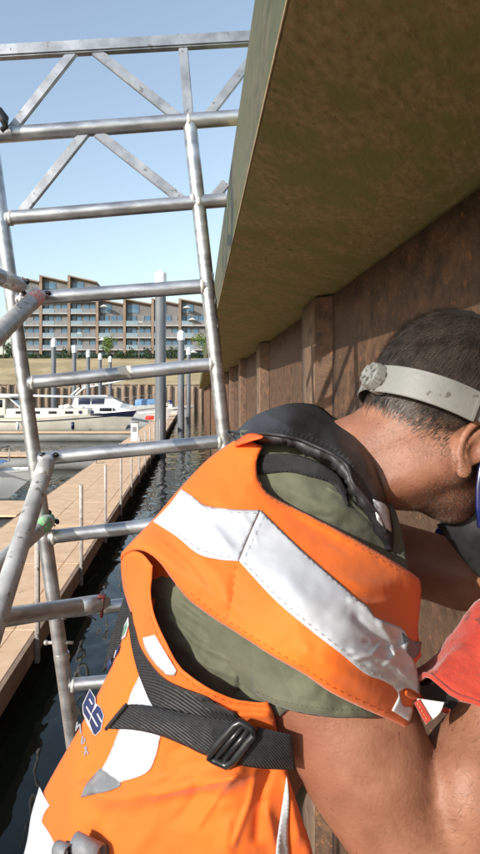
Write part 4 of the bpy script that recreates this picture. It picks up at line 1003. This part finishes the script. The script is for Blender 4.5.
fS3 = Field([(240, 438, .70), (262, 480, .665), (300, 480, .645), (345, 500, .64), (405, 575, .64), (345, 540, .622), (380, 525, .66), (310, 455, .68), (360, 480, .685), (280, 510, .65), (395, 545, .672)],
            [([(275, 485), (310, 500), (350, 520)], 5, .0035), ([(290, 520), (335, 517), (370, 540)], 4, -.003), ([(330, 500), (365, 520), (392, 548)], 4, .005), ([(310, 512), (350, 530)], 3, -.003)], (.002, 16))
shirt_vs, shirt_body = surf_nets(lambda P: np.maximum(body_sdf(P)-.007, np.maximum(((P-A(SH.lerp(EL, .34)))@A((EL-SH).normalized())), 0*P[..., 0])*(np.linalg.norm(P-A(SH.lerp(EL, .5)), axis=-1) < .2)
                                 ) if False else np.maximum.reduce([body_sdf(P)-.006, (P-A(SH.lerp(EL, .30)))@A((EL-SH).normalized()) - 10.0*(P[..., 1] > .72), (P-A(LSH.lerp(LEL, .45)))@A((LEL-LSH).normalized()) - 10.0*(P[..., 1] < .72), (HIP.z-.02)-P[..., 2], -sd_cone(P, A(HC), A(U(328, 462, .76)), .085, .093), P[..., 2]-(H-.035)+(P[..., 0]-.1)*1.2]),
                                 (-.32, .42, HIP.z-.06), (.60, 1.14, H-.02), .009)
shirt = mo(obj('t_shirt', mesh_np('t_shirt', shirt_vs, shirt_body), M['shirt'], man, True))
mo_sub = sub
sub(panel('shirt_side', [(135, 548, 1), (300, 640, 1), (300, 725, 1), (235, 722), (170, 690), (140, 630)], fS1, M['shirt'], shirt, 2.6, .0015))
sub(panel('sleeve', [(249, 636, 1), (251, 670), (253, 691, 1), (263, 699), (280, 707), (305, 714), (340, 718), (374, 717, 1), (405, 705, 1), (395, 660), (330, 628), (290, 622, 1)], fS2, M['shirt'], shirt, 2.8, .0025, 0, (.004, 3)))
sub(panel('shirt_shoulder', [(240, 430, 1), (290, 430), (360, 440), (392, 500), (407, 560), (402, 590, 1), (345, 560), (290, 525), (262, 500), (244, 470)], fS3, M['shirt'], shirt, 3, .0015))
sub(stitch('hem_stitching', [(256, 692), (275, 700), (305, 706.5), (340, 710), (380, 709)], fS2, M['thread_shirt'], shirt, dash=3, gap=2))
sub(panel('shirt_seam', [(328, 486), (352, 500), (378, 524), (396, 555), (394, 557), (375, 527), (350, 503), (327, 488.5)], fS3, M['shirt'], shirt, 2.5, .001, -.0016))
sub(panel('shoulder_strap', [(259, 456, 1), (275, 453.5), (297, 455), (321, 463), (338, 473), (348, 487, 1), (349, 506, 1), (334, 484), (312, 476), (288, 471), (258, 474, 1)], fS3, M['webbing'], shirt, 3, .002, -.004))

# trousers and boots below the picture
tr_v, tr_f = surf_nets(lambda P: np.maximum.reduce([body_sdf(P)-.010-.01*np.clip((HIP.z-P[..., 2])*2, 0, 1), P[..., 2]-(HIP.z+.04), (ZP+.10)-P[..., 2], P[..., 0]-.24, -P[..., 1]+.58]), (-.32, .5, ZP+.05), (.40, 1.14, HIP.z+.08), .011)
mo(obj('trousers', mesh_np('trousers', tr_v, tr_f), M['trouser'], man, True))
for s in (-1, 1):
    yb = HIP.y+s*.105; bo = lambda P: smin(sd_cone(P, (.0, yb, ZP+.2), (0, yb, ZP+.05), .055, .048), sd_cone(P, (0, yb, ZP+.045), (.16, yb, ZP+.04), .045, .038), .03)
    v_, f2 = surf_nets(lambda P: smax(bo(P), (ZP+.004)-P[..., 2], .004), (-.1, yb-.1, ZP-.01), (.25, yb+.1, ZP+.28), .01)
    mo(obj('boot', mesh_np('boot', v_, f2), M['boot'], man, True))

# ---------------- vest
fP1 = Field([(236, 440, .70), (262, 455, .662), (282, 500, .625), (345, 533, .592), (412, 573, .60), (421, 584, .615), (419, 640, .575), (415, 690, .56), (408, 728, .55), (360, 707, .503), (305, 675, .488), (249, 643, .512), (210, 617, .545),
             (187, 600, .562), (169, 574, .585), (143, 549, .615), (121, 560, .665), (130, 545, .650), (155, 520, .665), (180, 490, .68), (210, 460, .695), (205, 530, .60), (240, 500, .622), (240, 560, .555), (300, 600, .503), (340, 640, .488), (330, 570, .54), (380, 620, .528), (380, 690, .512)],
            [([(176, 530), (215, 575), (236, 618)], 9, .004), ([(236, 566), (232, 600), (226, 622)], 4, -.002), ([(355, 600), (385, 622), (410, 632)], 5, .005), ([(330, 575), (365, 585), (405, 590)], 9, .005), ([(350, 612), (380, 640), (402, 648)], 4, -.005),
             ([(376, 617), (392, 640), (396, 665)], 4, .006), ([(345, 650), (375, 655), (400, 668)], 3.5, .004), ([(360, 640), (385, 646), (405, 640)], 3, -.004), ([(395, 665), (405, 676), (414, 668)], 3, .006), ([(392, 690), (402, 680), (415, 690)], 3, -.005),
             ([(404, 625), (409, 640), (404, 655)], 4, .008), ([(188, 510), (214, 528), (236, 556)], 5, .0035), ([(200, 500), (232, 520)], 6, -.003), ([(270, 560), (300, 600), (330, 628)], 14, .004), ([(150, 545), (185, 575), (215, 600)], 8, .004),
             ([(255, 478), (300, 520), (360, 555)], 7, -.003), ([(290, 640), (330, 668), (380, 690)], 8, .003), ([(385, 640), (372, 655), (352, 660)], 2, .003), ([(398, 650), (384, 668), (366, 664)], 2, .003), ([(412, 668), (398, 662), (388, 650)], 2, -.003), ([(240, 512), (252, 528), (258, 545)], 2, .0012), ([(160, 540), (190, 566), (214, 600)], 2.5, .0015), ([(395, 600), (370, 604), (345, 598)], 3, .003), ([(262, 470), (246, 486), (240, 500)], 3, .0015)], (.0026, 46))
P1 = [(236, 439, 1), (250, 441), (263, 446, 1), (258, 457), (256.5, 468), (259, 480), (266, 491), (282, 501), (310, 515), (345, 533), (385, 556), (412, 573), (421, 583), (420.5, 605), (418, 628), (420, 645), (421.5, 656, 1), (415, 666), (418, 682), (421, 696, 1), (414, 706), (408, 729, 1),
      (392, 721), (360, 707), (330, 692), (305, 675), (275, 658), (249, 641), (232, 630), (210, 616), (187, 598), (171, 578), (160, 563), (148, 553), (135, 550), (122, 556), (121, 560, 1), (121, 554), (130, 543), (155, 517), (180, 488), (208, 459)]
vest = mo(panel('safety_vest', P1, fP1, M['hiviz'], man, 2.4, .0014, 0, (.0035, 2.5)))
fP3 = Field([(121, 558, .668), (131, 552, .645), (140, 575, .64), (150, 592, .615), (154, 615, .60), (165, 641, .585), (180, 667, .572), (202, 686, .560), (229, 699, .556), (266, 703, .556), (274, 712, .556), (288, 765, .565), (300, 810, .572), (320, 900, .59), (15, 900, .79), (22, 870, .785),
             (128, 612, .672), (110, 670, .705), (78, 735, .745), (60, 765, .755), (45, 795, .765), (33, 830, .775), (150, 660, .615), (120, 700, .665), (100, 740, .685), (90, 780, .69), (150, 750, .618), (200, 760, .578), (240, 790, .555), (150, 820, .612), (240, 860, .562), (80, 820, .685), (100, 880, .672), (50, 870, .73), (180, 700, .585), (220, 730, .562)],
            [([(262, 770), (190, 785), (110, 800), (62, 778)], 9, .011), ([(70, 786), (95, 772), (130, 790)], 7, -.006), ([(215, 800), (235, 770), (255, 755)], 8, .006), ([(150, 800), (200, 790), (240, 800)], 10, -.005), ([(262, 800), (272, 830), (280, 870)], 6, .006), ([(200, 770), (195, 800), (170, 830)], 7, -.005),
             ([(130, 640), (128, 680), (110, 720)], 7, .004), ([(160, 790), (150, 830), (120, 870)], 9, .004), ([(230, 810), (225, 850), (235, 880)], 8, .005), ([(180, 668), (215, 692), (260, 700)], 4, .004), ([(205, 708), (240, 715), (275, 716)], 3.5, .004), ([(200, 700), (240, 707), (270, 709)], 2.5, -.003),
             ([(200, 735), (170, 755), (165, 790)], 6, -.004), ([(280, 740), (262, 790), (255, 850)], 6, -.006), ([(121, 790), (100, 830), (96, 870)], 8, -.005), ([(288, 770), (292, 800), (300, 850)], 5, .005), ([(262, 771), (215, 783), (150, 797)], 2.5, .0035), ([(112, 775), (92, 790), (66, 782)], 2.5, .0025), ([(240, 772), (222, 790), (196, 830)], 3, .003), ([(256, 772), (250, 800), (232, 850)], 3, .0035), ([(205, 765), (180, 772), (160, 785)], 2.5, .002), ([(96, 742), (110, 730), (120, 735)], 2, .002)], (.0035, 60))
P3 = [(121, 556, 1), (131, 551), (142, 554), (152, 566, 1), (151, 580), (150, 594), (154, 616), (165, 641), (180, 667), (202, 685), (229, 698), (252, 702.5), (268, 702, 1), (273, 712), (279, 740), (288, 775), (300, 812), (312, 850), (322, 905, 1), (200, 912), (8, 905, 1), (18, 875), (29, 838), (40, 800), (55, 770), (77, 732), (97, 695), (112, 665), (122, 640), (131, 614, 1), (124, 592), (121, 572)]
sub(panel('vest_back', P3, fP3, M['hiviz'], vest, 2.4, .0014, 0, (.004, 3)))
# inner facing of the arm opening, in shade
fin = Field([(124, 556, .672), (160, 556, .64), (172, 590, .64), (150, 605, .64), (130, 590, .68)], ())
sub(panel('vest_facing', [(122, 556), (140, 548), (165, 560), (200, 600), (176, 600), (158, 590), (151, 612), (136, 605), (125, 580)], fin, M['hiviz'], vest, 3, .0015, .008))
def onv(name, pts, fld, m, off=-.0028, step=3, thick=.0012, edge=(.0008, 2)): return sub(panel(name, pts, fld, m, vest, step, thick, off, edge))
RS = 'reflective_strip'
onv(RS, [(181, 489, 1), (192, 496), (205, 505), (230, 509), (260, 510, 1), (250, 532), (238, 561, 1), (218, 559), (197, 553), (176, 536), (153, 521, 1), (168, 506)], fP1, M['reflect'], step=2.4)
onv(RS, [(260.8, 510, 1), (300, 548), (340, 583), (357, 598), (370, 608), (376, 617), (390, 623), (405, 631), (411, 650), (419, 677), (420, 694, 1), (408, 688), (399, 692, 1), (404, 706), (413, 708), (410, 722, 1), (393, 711, 1), (399, 694), (386, 682), (366, 674), (340, 653), (310, 630), (275, 600), (238.8, 561, 1), (250, 534)], fP1, M['reflect'], step=2.4)
onv('reflective_tail', [(402, 632, 1), (412, 640), (422, 642, 1), (420, 652), (415, 658), (407, 652)], fP1, M['reflect_dirty'], -.004, 2)
onv('orange_tip', [(407, 690), (416, 695), (419, 699), (412, 699), (406, 695)], fP1, M['hiviz'], -.005, 2)
# body strips
onv(RS, [(139, 676, 1), (146, 688), (155, 703), (163, 722, 1), (160, 737), (155, 757), (146, 773), (119, 783, 1), (101, 770, 1), (108, 757), (115, 740), (124, 716), (130, 695)], fP3, M['reflect'], step=2.4)
onv('soiled_strip', [(100, 768, 1), (120, 783), (110, 790), (80, 798, 1), (86, 784)], fP3, M['reflect_dirty'], -.003)
onv(RS, [(39, 787, 1), (44, 797), (49, 806, 1), (44, 813), (41, 822, 1), (50, 836), (60, 858, 1), (20, 868, 1), (27, 840), (31, 815)], fP3, M['reflect'], step=2.4)
onv(RS, [(286.5, 776, 1), (289, 800), (288, 835), (290, 870, 1), (274, 870, 1), (277, 850), (281, 815)], fP3, M['reflect'], -.0035, 2.4)
onv(RS, [(142, 638, 1), (154, 635, 1), (166, 655), (176, 671, 1), (174, 676, 1), (166, 675, 1), (155, 664), (146, 651)], fP3, M['reflect'], -.0035, 2)
# stitching along hems and strips
sub(stitch('stitching', [(260, 482), (267, 496), (282, 506), (310, 521), (345, 539), (385, 562), (410, 578)], fP1, M['thread'], vest))
sub(stitch('stitching', [(190, 593), (212, 611), (251, 636), (277, 652), (307, 670), (332, 687), (362, 702), (392, 716)], fP1, M['thread'], vest))
sub(stitch('stitching', [(235, 566), (230, 600), (226, 620)], fP1, M['thread'], vest))
sub(stitch('stitching', [(184, 493), (206, 508), (230, 512), (258, 513)], fP1, M['thread_grey'], vest, -.0045)); sub(stitch('stitching', [(257, 514), (247, 534), (236, 558)], fP1, M['thread_grey'], vest, -.0045)); sub(stitch('stitching', [(264, 516), (254, 536), (243, 560)], fP1, M['thread_grey'], vest, -.0045))
sub(stitch('stitching', [(156, 520), (178, 534), (198, 549), (219, 556), (236, 557)], fP1, M['thread_grey'], vest, -.0045))
sub(stitch('stitching', [(264, 516), (300, 551), (340, 586), (370, 611)], fP1, M['thread_grey'], vest, -.0045)); sub(stitch('stitching', [(243, 562), (277, 597), (312, 627), (342, 650), (367, 671), (386, 679)], fP1, M['thread_grey'], vest, -.0045))
sub(stitch('stitching', [(147, 600), (150, 618), (161, 644), (176, 670), (199, 690), (228, 702), (262, 706)], fP3, M['thread'], vest))
sub(stitch('stitching', [(137, 682), (128, 702), (119, 728), (106, 768)], fP3, M['thread_grey'], vest, -.0045)); sub(stitch('stitching', [(158, 740), (152, 757), (144, 770)], fP3, M['thread_grey'], vest, -.0045))
# lettering printed on the back
def pr(name, pts, m, off, step=2): return sub(panel(name, [tuple(p)+(1,) if len(p) == 2 else p[:2] for p in pts], fP3, m, vest, step, .0003, off))
def z8(x, y): return (70+x/8, 680+y/8)
pr('letter_outline', [z8(156, 70), z8(201, 141), z8(204, 187), z8(240, 211), z8(270, 286), z8(246, 403), z8(203, 446), z8(182, 435), z8(130, 345), z8(100, 268), z8(97, 197)], M['whiteprint'], -.0022)
pr('letter_b', [z8(157, 82), z8(195, 145), z8(198, 190), z8(176, 250), z8(150, 330), z8(108, 262), z8(104, 200)], M['navyprint'], -.0027)
pr('letter_s', [z8(218, 202), z8(240, 222), z8(264, 288), z8(240, 398), z8(202, 438), z8(186, 428), z8(154, 338), z8(180, 258)], M['navyprint'], -.0027)
for a, b in ((z8(152, 150), z8(176, 196)), (z8(128, 212), z8(218, 372)), (z8(215, 268), z8(252, 338))):
    a = np.array(a); b = np.array(b); d = b-a; n_ = np.array([-d[1], d[0]])/np.linalg.norm(d)*.75
    pr('letter_gap', [tuple(a+n_), tuple(b+n_), tuple(b-n_), tuple(a-n_)], M['whiteprint'], -.0032, 1.5)
def strokes(name, lines, m, wd=1.0, off=-.0024):
    for l in lines:
        for a, b in zip(l, l[1:]):
            a = np.array(a, float); b = np.array(b, float); d = b-a; n_ = np.array([-d[1], d[0]])/np.linalg.norm(d)*wd*.5
            pr(name, [tuple(a+n_), tuple(b+n_), tuple(b-n_), tuple(a-n_)], m, off, 1.5)
strokes('letter_stroke', [[(77, 722), (75.5, 731)], [(79.5, 724), (76, 729)], [(79.5, 724), (80.5, 734)]], M['greyprint'], 1.5)
strokes('letter_stroke', [[(82.5, 736), (81, 744), (84, 742)], [(84.5, 738), (84, 742)]], M['greyprint'], 1.5)
strokes('letter_stroke', [[(86.5, 746), (84, 756)], [(84, 747), (88, 754)]], M['greyprint'], 1.5)
pr('print_mark', [(124, 625), (128, 617), (128.5, 625), (125, 637), (121, 640)], M['whiteprint'], -.0022); pr('print_mark', [(123.5, 628), (127, 621), (127, 627), (124, 635), (122, 637)], mat('green_print', (.12, .25, .18), None), -.0027)
pr('print_mark', [(117, 647), (120, 644), (118, 652), (114.5, 657)], M['navyprint'], -.0024); pr('print_mark', [(106, 665), (110, 658), (111, 664), (107, 671)], M['navyprint'], -.0024)
pr('print_mark', [(115.5, 650), (116.4, 650), (114, 658), (113.2, 658)], M['whiteprint'], -.0026)
# ---------------- harness webbing
hs = sub(panel('harness_strap', [(129, 612, 1), (134, 630), (138, 645), (147, 661), (161, 678), (178, 688), (196, 695), (222, 706), (246, 724, 1), (236, 760, 1), (205, 752), (180, 736), (160, 716), (150, 702), (143, 686), (137, 670), (132, 650), (129, 630)], fP3, M['webbing'], vest, 2.6, .003, -.005))
fB = Field([(107, 728, .655), (128, 706, .625), (130, 728, .625), (160, 722, .592), (200, 735, .566), (240, 745, .552), (287, 754, .548), (160, 709, .592), (162, 733, .592), (200, 751, .566), (200, 718, .566), (250, 728, .55), (250, 765, .55), (300, 758, .555)], [([(128, 716), (180, 726), (235, 742)], 10, .002)], (.001, 20))
belt = mo(panel('harness_belt', [(106, 729, 1), (116, 717), (125, 705.5, 1), (133, 704.5), (160, 708), (200, 716), (237, 722), (262, 728), (292, 735, 1), (296, 770, 1), (265, 769), (237, 765), (204, 755), (187, 747), (160, 736), (133, 730)], fB, M['webbing'], man, 2.6, .0035, -.003, (.002, 2.5)))
bm = bmesh.new(); polytube(bm, [U(x, y, d-.0045) for (x, y), d in zip([(106, 729), (112, 721.5), (119, 713), (126, 705)], fB([(106, 729), (112, 721.5), (119, 713), (126, 705)]))], .0021, 8); sub(obj('folded_end', bm, M['webbing'], belt, True))
# ladder-lock buckle
def BP(x, y, o_): return U(x, y, float(fB((x, y))[0])+o_)
fr = [(238, 721), (256, 731), (229, 767), (207, 757)]
bm = bmesh.new(); pts = []
for i in range(4):
    a = np.array(fr[i], float); b = np.array(fr[(i+1) % 4], float)
    for t_ in (.12, .3, .5, .7, .88): pts.append(BP(*(a+(b-a)*t_), -.0085))
polytube(bm, pts, .0036, 10, True); sub(obj('buckle_frame', bm, M['buckle'], belt, True))
for t_ in (.34, .66):
    a = np.array(fr[0], float)*(1-t_)+np.array(fr[3], float)*t_; b = np.array(fr[1], float)*(1-t_)+np.array(fr[2], float)*t_
    pass
for t_ in (.33, .67):
    a = np.array(fr[0], float)*(1-t_)+np.array(fr[1], float)*t_; b = np.array(fr[3], float)*(1-t_)+np.array(fr[2], float)*t_
    bm = bmesh.new(); polytube(bm, [BP(*a, -.0075), BP(*((a+b)/2), -.0095), BP(*b, -.0075)], .0026, 8); sub(obj('buckle_bar', bm, M['buckle'], belt, True))
sub(panel('buckle_webbing', [(242, 727, 1), (251, 732, 1), (228, 762, 1), (213, 756, 1)], fB, M['webbing'], belt, 2.5, .002, -.006))
# rope-like loop behind the shoulder at the far left edge of the vest
fR = Field([(134, 583, .70), (118, 625, .715), (104, 668, .735), (130, 600, .70)], ())
o = sub(panel('far_harness_strap', [(129, 584, 1), (135, 600), (132, 614), (122, 640), (108, 664), (102, 672, 1), (109, 645), (117, 618), (123, 600)], fR, M['webbing'], vest, 2.5, .003, -.004))
sub(stitch('strap_fleck', [(129, 594), (125, 606), (120, 620), (122, 612)], fR, M['whiteprint'], vest, -.006, 2, 3, .0005))
sub(stitch('strap_fleck', [(127, 600), (122, 611), (118, 624)], fR, M['whiteprint'], vest, -.006, 2, 4, .0005))
# rolled grey straps near the bottom edge
for (a, b, r) in (((58, 848), (70, 853), .0105), ((75, 842), (101, 855), .0145)):
    p0 = U(a[0], a[1], .655); p1 = U(b[0], b[1], .640); bm = bmesh.new(); ax = (p1-p0).normalized(); q1 = ax.cross(Vector((0, 1, 0))).normalized(); q2 = ax.cross(q1); secs = []
    if q1.z < 0: q1 = -q1
    for k in range(26):          # a webbing tail rolled up on itself, its end hanging down
        an = .4+k*.42; rr = r*(.45+.55*k/25) if k < 22 else r
        c_ = q1*math.cos(an)*rr+q2*math.sin(an)*rr
        secs.append([p0+c_, p0.lerp(p1, .5)+c_*1.02, p1+c_])
    e = secs[-1]; secs.append([p-Vector((0, .002, .03)) for p in e]); secs.append([p-Vector((0, .0, .07)) for p in e])
    loft(bm, secs, close=False, caps=False); o = sub(obj('rolled_strap', bm, M['reflect_dirty'], vest, True)); md = o.modifiers.new('t', 'SOLIDIFY'); md.thickness = .0018
# ---------------- life jacket collar
fK = Field([(226, 452, .705), (235, 434, .735), (254, 417, .76), (276, 407, .775), (304, 403, .785), (332, 417, .765), (359, 434, .725), (381, 482, .665), (394, 531, .65), (392, 550, .642), (374, 512, .618), (349, 480, .615), (332, 458, .625), (295, 441, .64), (265, 436, .655), (242, 437, .685), (290, 422, .675), (340, 443, .655), (362, 462, .645), (250, 428, .705), (380, 515, .63)],
            [([(250, 424), (290, 430), (330, 447), (352, 470), (378, 512)], 3, -.004), ([(276, 410), (310, 420), (345, 440)], 7, .006), ([(300, 408), (330, 425), (350, 445)], 3, -.003), ([(262, 418), (300, 425)], 4, .004), ([(355, 440), (372, 475), (386, 515)], 4, .004), ([(262, 412), (285, 425), (300, 436)], 2, .002), ([(322, 412), (318, 430), (310, 444)], 2, .002)], (.0028, 22))
ck = mo(panel('life_jacket_collar', [(226, 453, 1), (229, 442), (235, 433), (246, 422), (258, 414), (276, 407), (290, 403.5), (305, 403), (321, 407), (334, 417), (349, 423), (359, 433), (371, 456), (381, 480), (389, 507), (394, 530), (393, 551, 1), (385, 540), (375, 517), (362, 500), (350, 484), (344, 468), (331, 457), (314, 449), (295, 441.5), (265, 436.5), (246, 437), (236, 444)], fK, M['collar'], man, 2.6, .012, 0, (.010, 4)))
sub(panel('white_patch', [(373, 499, 1), (385, 504), (389, 510, 1), (392, 532, 1), (384, 527), (378, 520, 1)], fK, M['reflect'], ck, 2.5, .001, -.006, (.002, 2)))
pts = [(236, 441), (248, 434), (266, 433.5), (295, 438), (315, 446), (333, 454.5), (347, 466), (353, 483), (365, 498), (378, 515), (388, 538)]
bm = bmesh.new(); so_ = smooth_outline(pts+[(388, 539)], 3)[:-14]; so_ = so_[:[i for i, q in enumerate(so_) if q[0] > 387][0]]
polytube(bm, [U(x, y, d-.002) for (x, y), d in zip(so_, fK(so_))], .0019, 7); sub(obj('piping', bm, M['collar'], ck, True))
for dd in (6, 9): sub(stitch('collar_stitching', [(x-.0+dd*.45, y-dd*.55) for x, y in pts[1:-1]], fK, mat('thread_dark', (.05, .05, .06), None), ck, -.0015, 3, 2, .0003))
fo = Field([(225, 450, .70), (240, 438, .69), (258, 430, .685), (258, 440, .68)], ())
sub(panel('orange_trim', [(234, 446), (240, 438), (250, 433), (263, 436), (252, 440), (240, 444)], fK, mat('red_orange_trim', (.85, .11, .015), None, rough=.7), ck, 2.5, .0015, -.006))

# ---------------- gloves
def glove(W, axis, palm_n, thumb, label, big):
    ax = axis.normalized(); pn = palm_n; pn = (pn-ax*pn.dot(ax)).normalized(); sd_ = ax.cross(pn).normalized()
    def G(a, b, c): return W+ax*a+sd_*b+pn*c
    chains = []
    for i, (b, L) in enumerate(((-.033, .072), (-.011, .082), (.011, .077), (.032, .062))):
        p = G(.095-.004*abs(i-1.3), b, 0); q1 = p+(ax*.8+pn*.6)*L*.42; q2 = q1+(ax*.1+pn)*L*.34; q3 = q2+(-ax*.55+pn*.7)*L*.28
        chains.append([(G(.05, b*.8, 0), .017), (p, .0135), (q1, .0125), (q2, .0115), (q3, .0105)])
    t0 = G(.025, thumb*.03, .006); t1 = G(.055, thumb*.058, .022); t2 = G(.085, thumb*.055, .042); chains.append([(t0, .018), (t1, .0145), (t2, .012)])
    def f(P):
        d = sd_cone(P, A(G(0, -.006, 0)), A(G(.02, 0, 0)), .030, .03)
        for b in (-.024, 0, .024): d = smin(d, sd_cone(P, A(G(.02, b, 0)), A(G(.085, b*1.15, 0)), .018, .017), .014)
        for ch in chains:
            k = None
            for (a, ra), (b, rb) in zip(ch, ch[1:]):
                s = sd_cone(P, A(a), A(b), ra, rb); k = s if k is None else smin(k, s, .004)
            d = smin(d, k, .004)
        return d
    c = A(G(.07, 0, .02)); v, fc = surf_nets(f, c-.14, c+.14, .0035)
    return mesh_np('glove', v, fc), G
axg = (WR-EL).normalized()
gm, G_ = glove(WR, (WR-U(466, 722, .562)).normalized()+Vector((.15, .1, 0)), Vector((.5, .5, -.6)), -1, '', True)
gl = mo(obj('glove', gm, M['glove'], man, True))
# gauntlet cuff: flared, with soft dents, open toward the elbow
bm = bmesh.new(); c0 = U(463, 718, .558); c1 = WR+Vector((0, 0, 0)); ad = (c1-c0).normalized(); s1 = ad.cross(Vector((0, 1, 0))).normalized(); s2 = ad.cross(s1).normalized(); rings = []
for j in range(19):
    t_ = j/18; c = c0.lerp(c1, t_)+s2*0; ring = []
    for i in range(44):
        a = 2*math.pi*i/44; r = (.056-.020*t_)*(1+.07*math.sin(3*a+4*t_)+.05*math.sin(5*a-6*t_+1)); 
        p = c+(s1*math.cos(a)+s2*math.sin(a))*r; e = (.010*math.cos(2*a+1.2)+.006*math.sin(3*a))*(1-t_)
        p = p-ad*e+Vector(noise.noise_vector(p*22))*.010+Vector(noise.noise_vector(p*60))*.003; ring.append(p)
    rings.append(ring)
loft(bm, rings, caps=False); cuff = sub(obj('cuff', bm, M['glove'], gl, True)); md = cuff.modifiers.new('t', 'SOLIDIFY'); md.thickness = .003; md.offset = -1
bm = bmesh.new(); loft(bm, [[c0.lerp(c1, t_)+(p-c0)*.78*(1-.35*t_) for p in rings[0]] for t_ in (.02, .4, .8)], caps=False); sub(obj('cuff_lining', bm, M['maskblack'], gl, True))
bm = bmesh.new(); polytube(bm, [p-ad*.001 for p in rings[0]], .0024, 8, True); sub(obj('cuff_edge', bm, M['glove'], gl, True))
fG = Field([(416, 704, .556), (428, 722, .548), (444, 703, .535), (420, 700, .55), (460, 740, .53)], ())
sub(panel('cuff_lining', [(417, 699, 1), (430, 701), (444, 703, 1), (440, 713), (429, 723, 1), (421, 712)], fG, M['lining'], gl, 2.5, .002, .002))
sub(panel('cuff_trim', [(414, 703, 1), (419, 700, 1), (431, 720, 1), (426, 725, 1)], fG, M['glove'], gl, 2, .002, -.002)); sub(stitch('cuff_stitching', [(417.5, 703), (428, 721)], fG, M['yellowthread'], gl, -.0035, 3, 1, .0004))
gm, _ = glove(LWR, (LWR-LEL), Vector((.3, -.2, -1)), 1, '', True); mo(obj('glove', gm, M['glove'], man, True))
bm = bmesh.new(); c0 = LEL.lerp(LWR, .48); c1 = LWR.copy(); ad = (c1-c0).normalized(); s1 = ad.cross(Vector((0, 1, 0))).normalized(); s2 = ad.cross(s1)
loft(bm, [[c0.lerp(c1, t_)+(s1*math.cos(a)+s2*math.sin(a))*(.058-.022*t_)*(1+.05*math.sin(3*a)) for a in np.linspace(0, 2*math.pi, 33)[:-1]] for t_ in (0, .25, .5, .75, 1)], caps=False)
o = mo(obj('gauntlet_cuff', bm, M['glove'], man, True)); md = o.modifiers.new('t', 'SOLIDIFY'); md.thickness = .003
# fine hairs on the forearm and upper arm
nb_, ab_, cb_ = tri_areas(Vb, Fb); nu_ = nb_/(np.linalg.norm(nb_, axis=1)[:, None]+1e-12)
if ((cb_-A(SH.lerp(EL, .5)))*nu_)[(np.linalg.norm(cb_-A(SH.lerp(EL, .5)), axis=1) < .09)].sum() < 0: nu_ = -nu_
fd = (WR-EL); tt_ = ((cb_-A(EL))@A(fd))/fd.length_squared; dd_ = np.linalg.norm(cb_-(A(EL)+tt_[:, None]*A(fd)), axis=1)
sel = np.flatnonzero((dd_ < .075) & (tt_ > .05) & (tt_ < .7) & (nu_[:, 1] < .3)); V = []; Fs = []
M['armhair'] = mat('arm_hair', (.16, .08, .04), None, rough=.4)
if len(sel):
    pk = np.random.choice(sel, 900, p=ab_[sel]/ab_[sel].sum())
    for i in pk:
        q = Vb[Fb[i]]; t1, t2 = np.random.rand(2); b = Vector((q[0]*(1-t1)+q[1]*t1)*(1-t2)+(q[3]*(1-t1)+q[2]*t1)*t2); n = Vector(nu_[i]); g = Vector((.5, 0, -.3))+fd.normalized()*.6+Vector(np.random.normal(0, .35, 3)); g = (g-n*g.dot(n)).normalized(); s = g.cross(n)*.00012; L = random.uniform(.004, .009)
        k = len(V); V += [tuple(b-s), tuple(b+s), tuple(b+g*L+n*L*.35)]; Fs.append((k, k+1, k+2))
    mo(obj('arm_hair', mesh_np('arm_hair', V, Fs), M['armhair'], man))
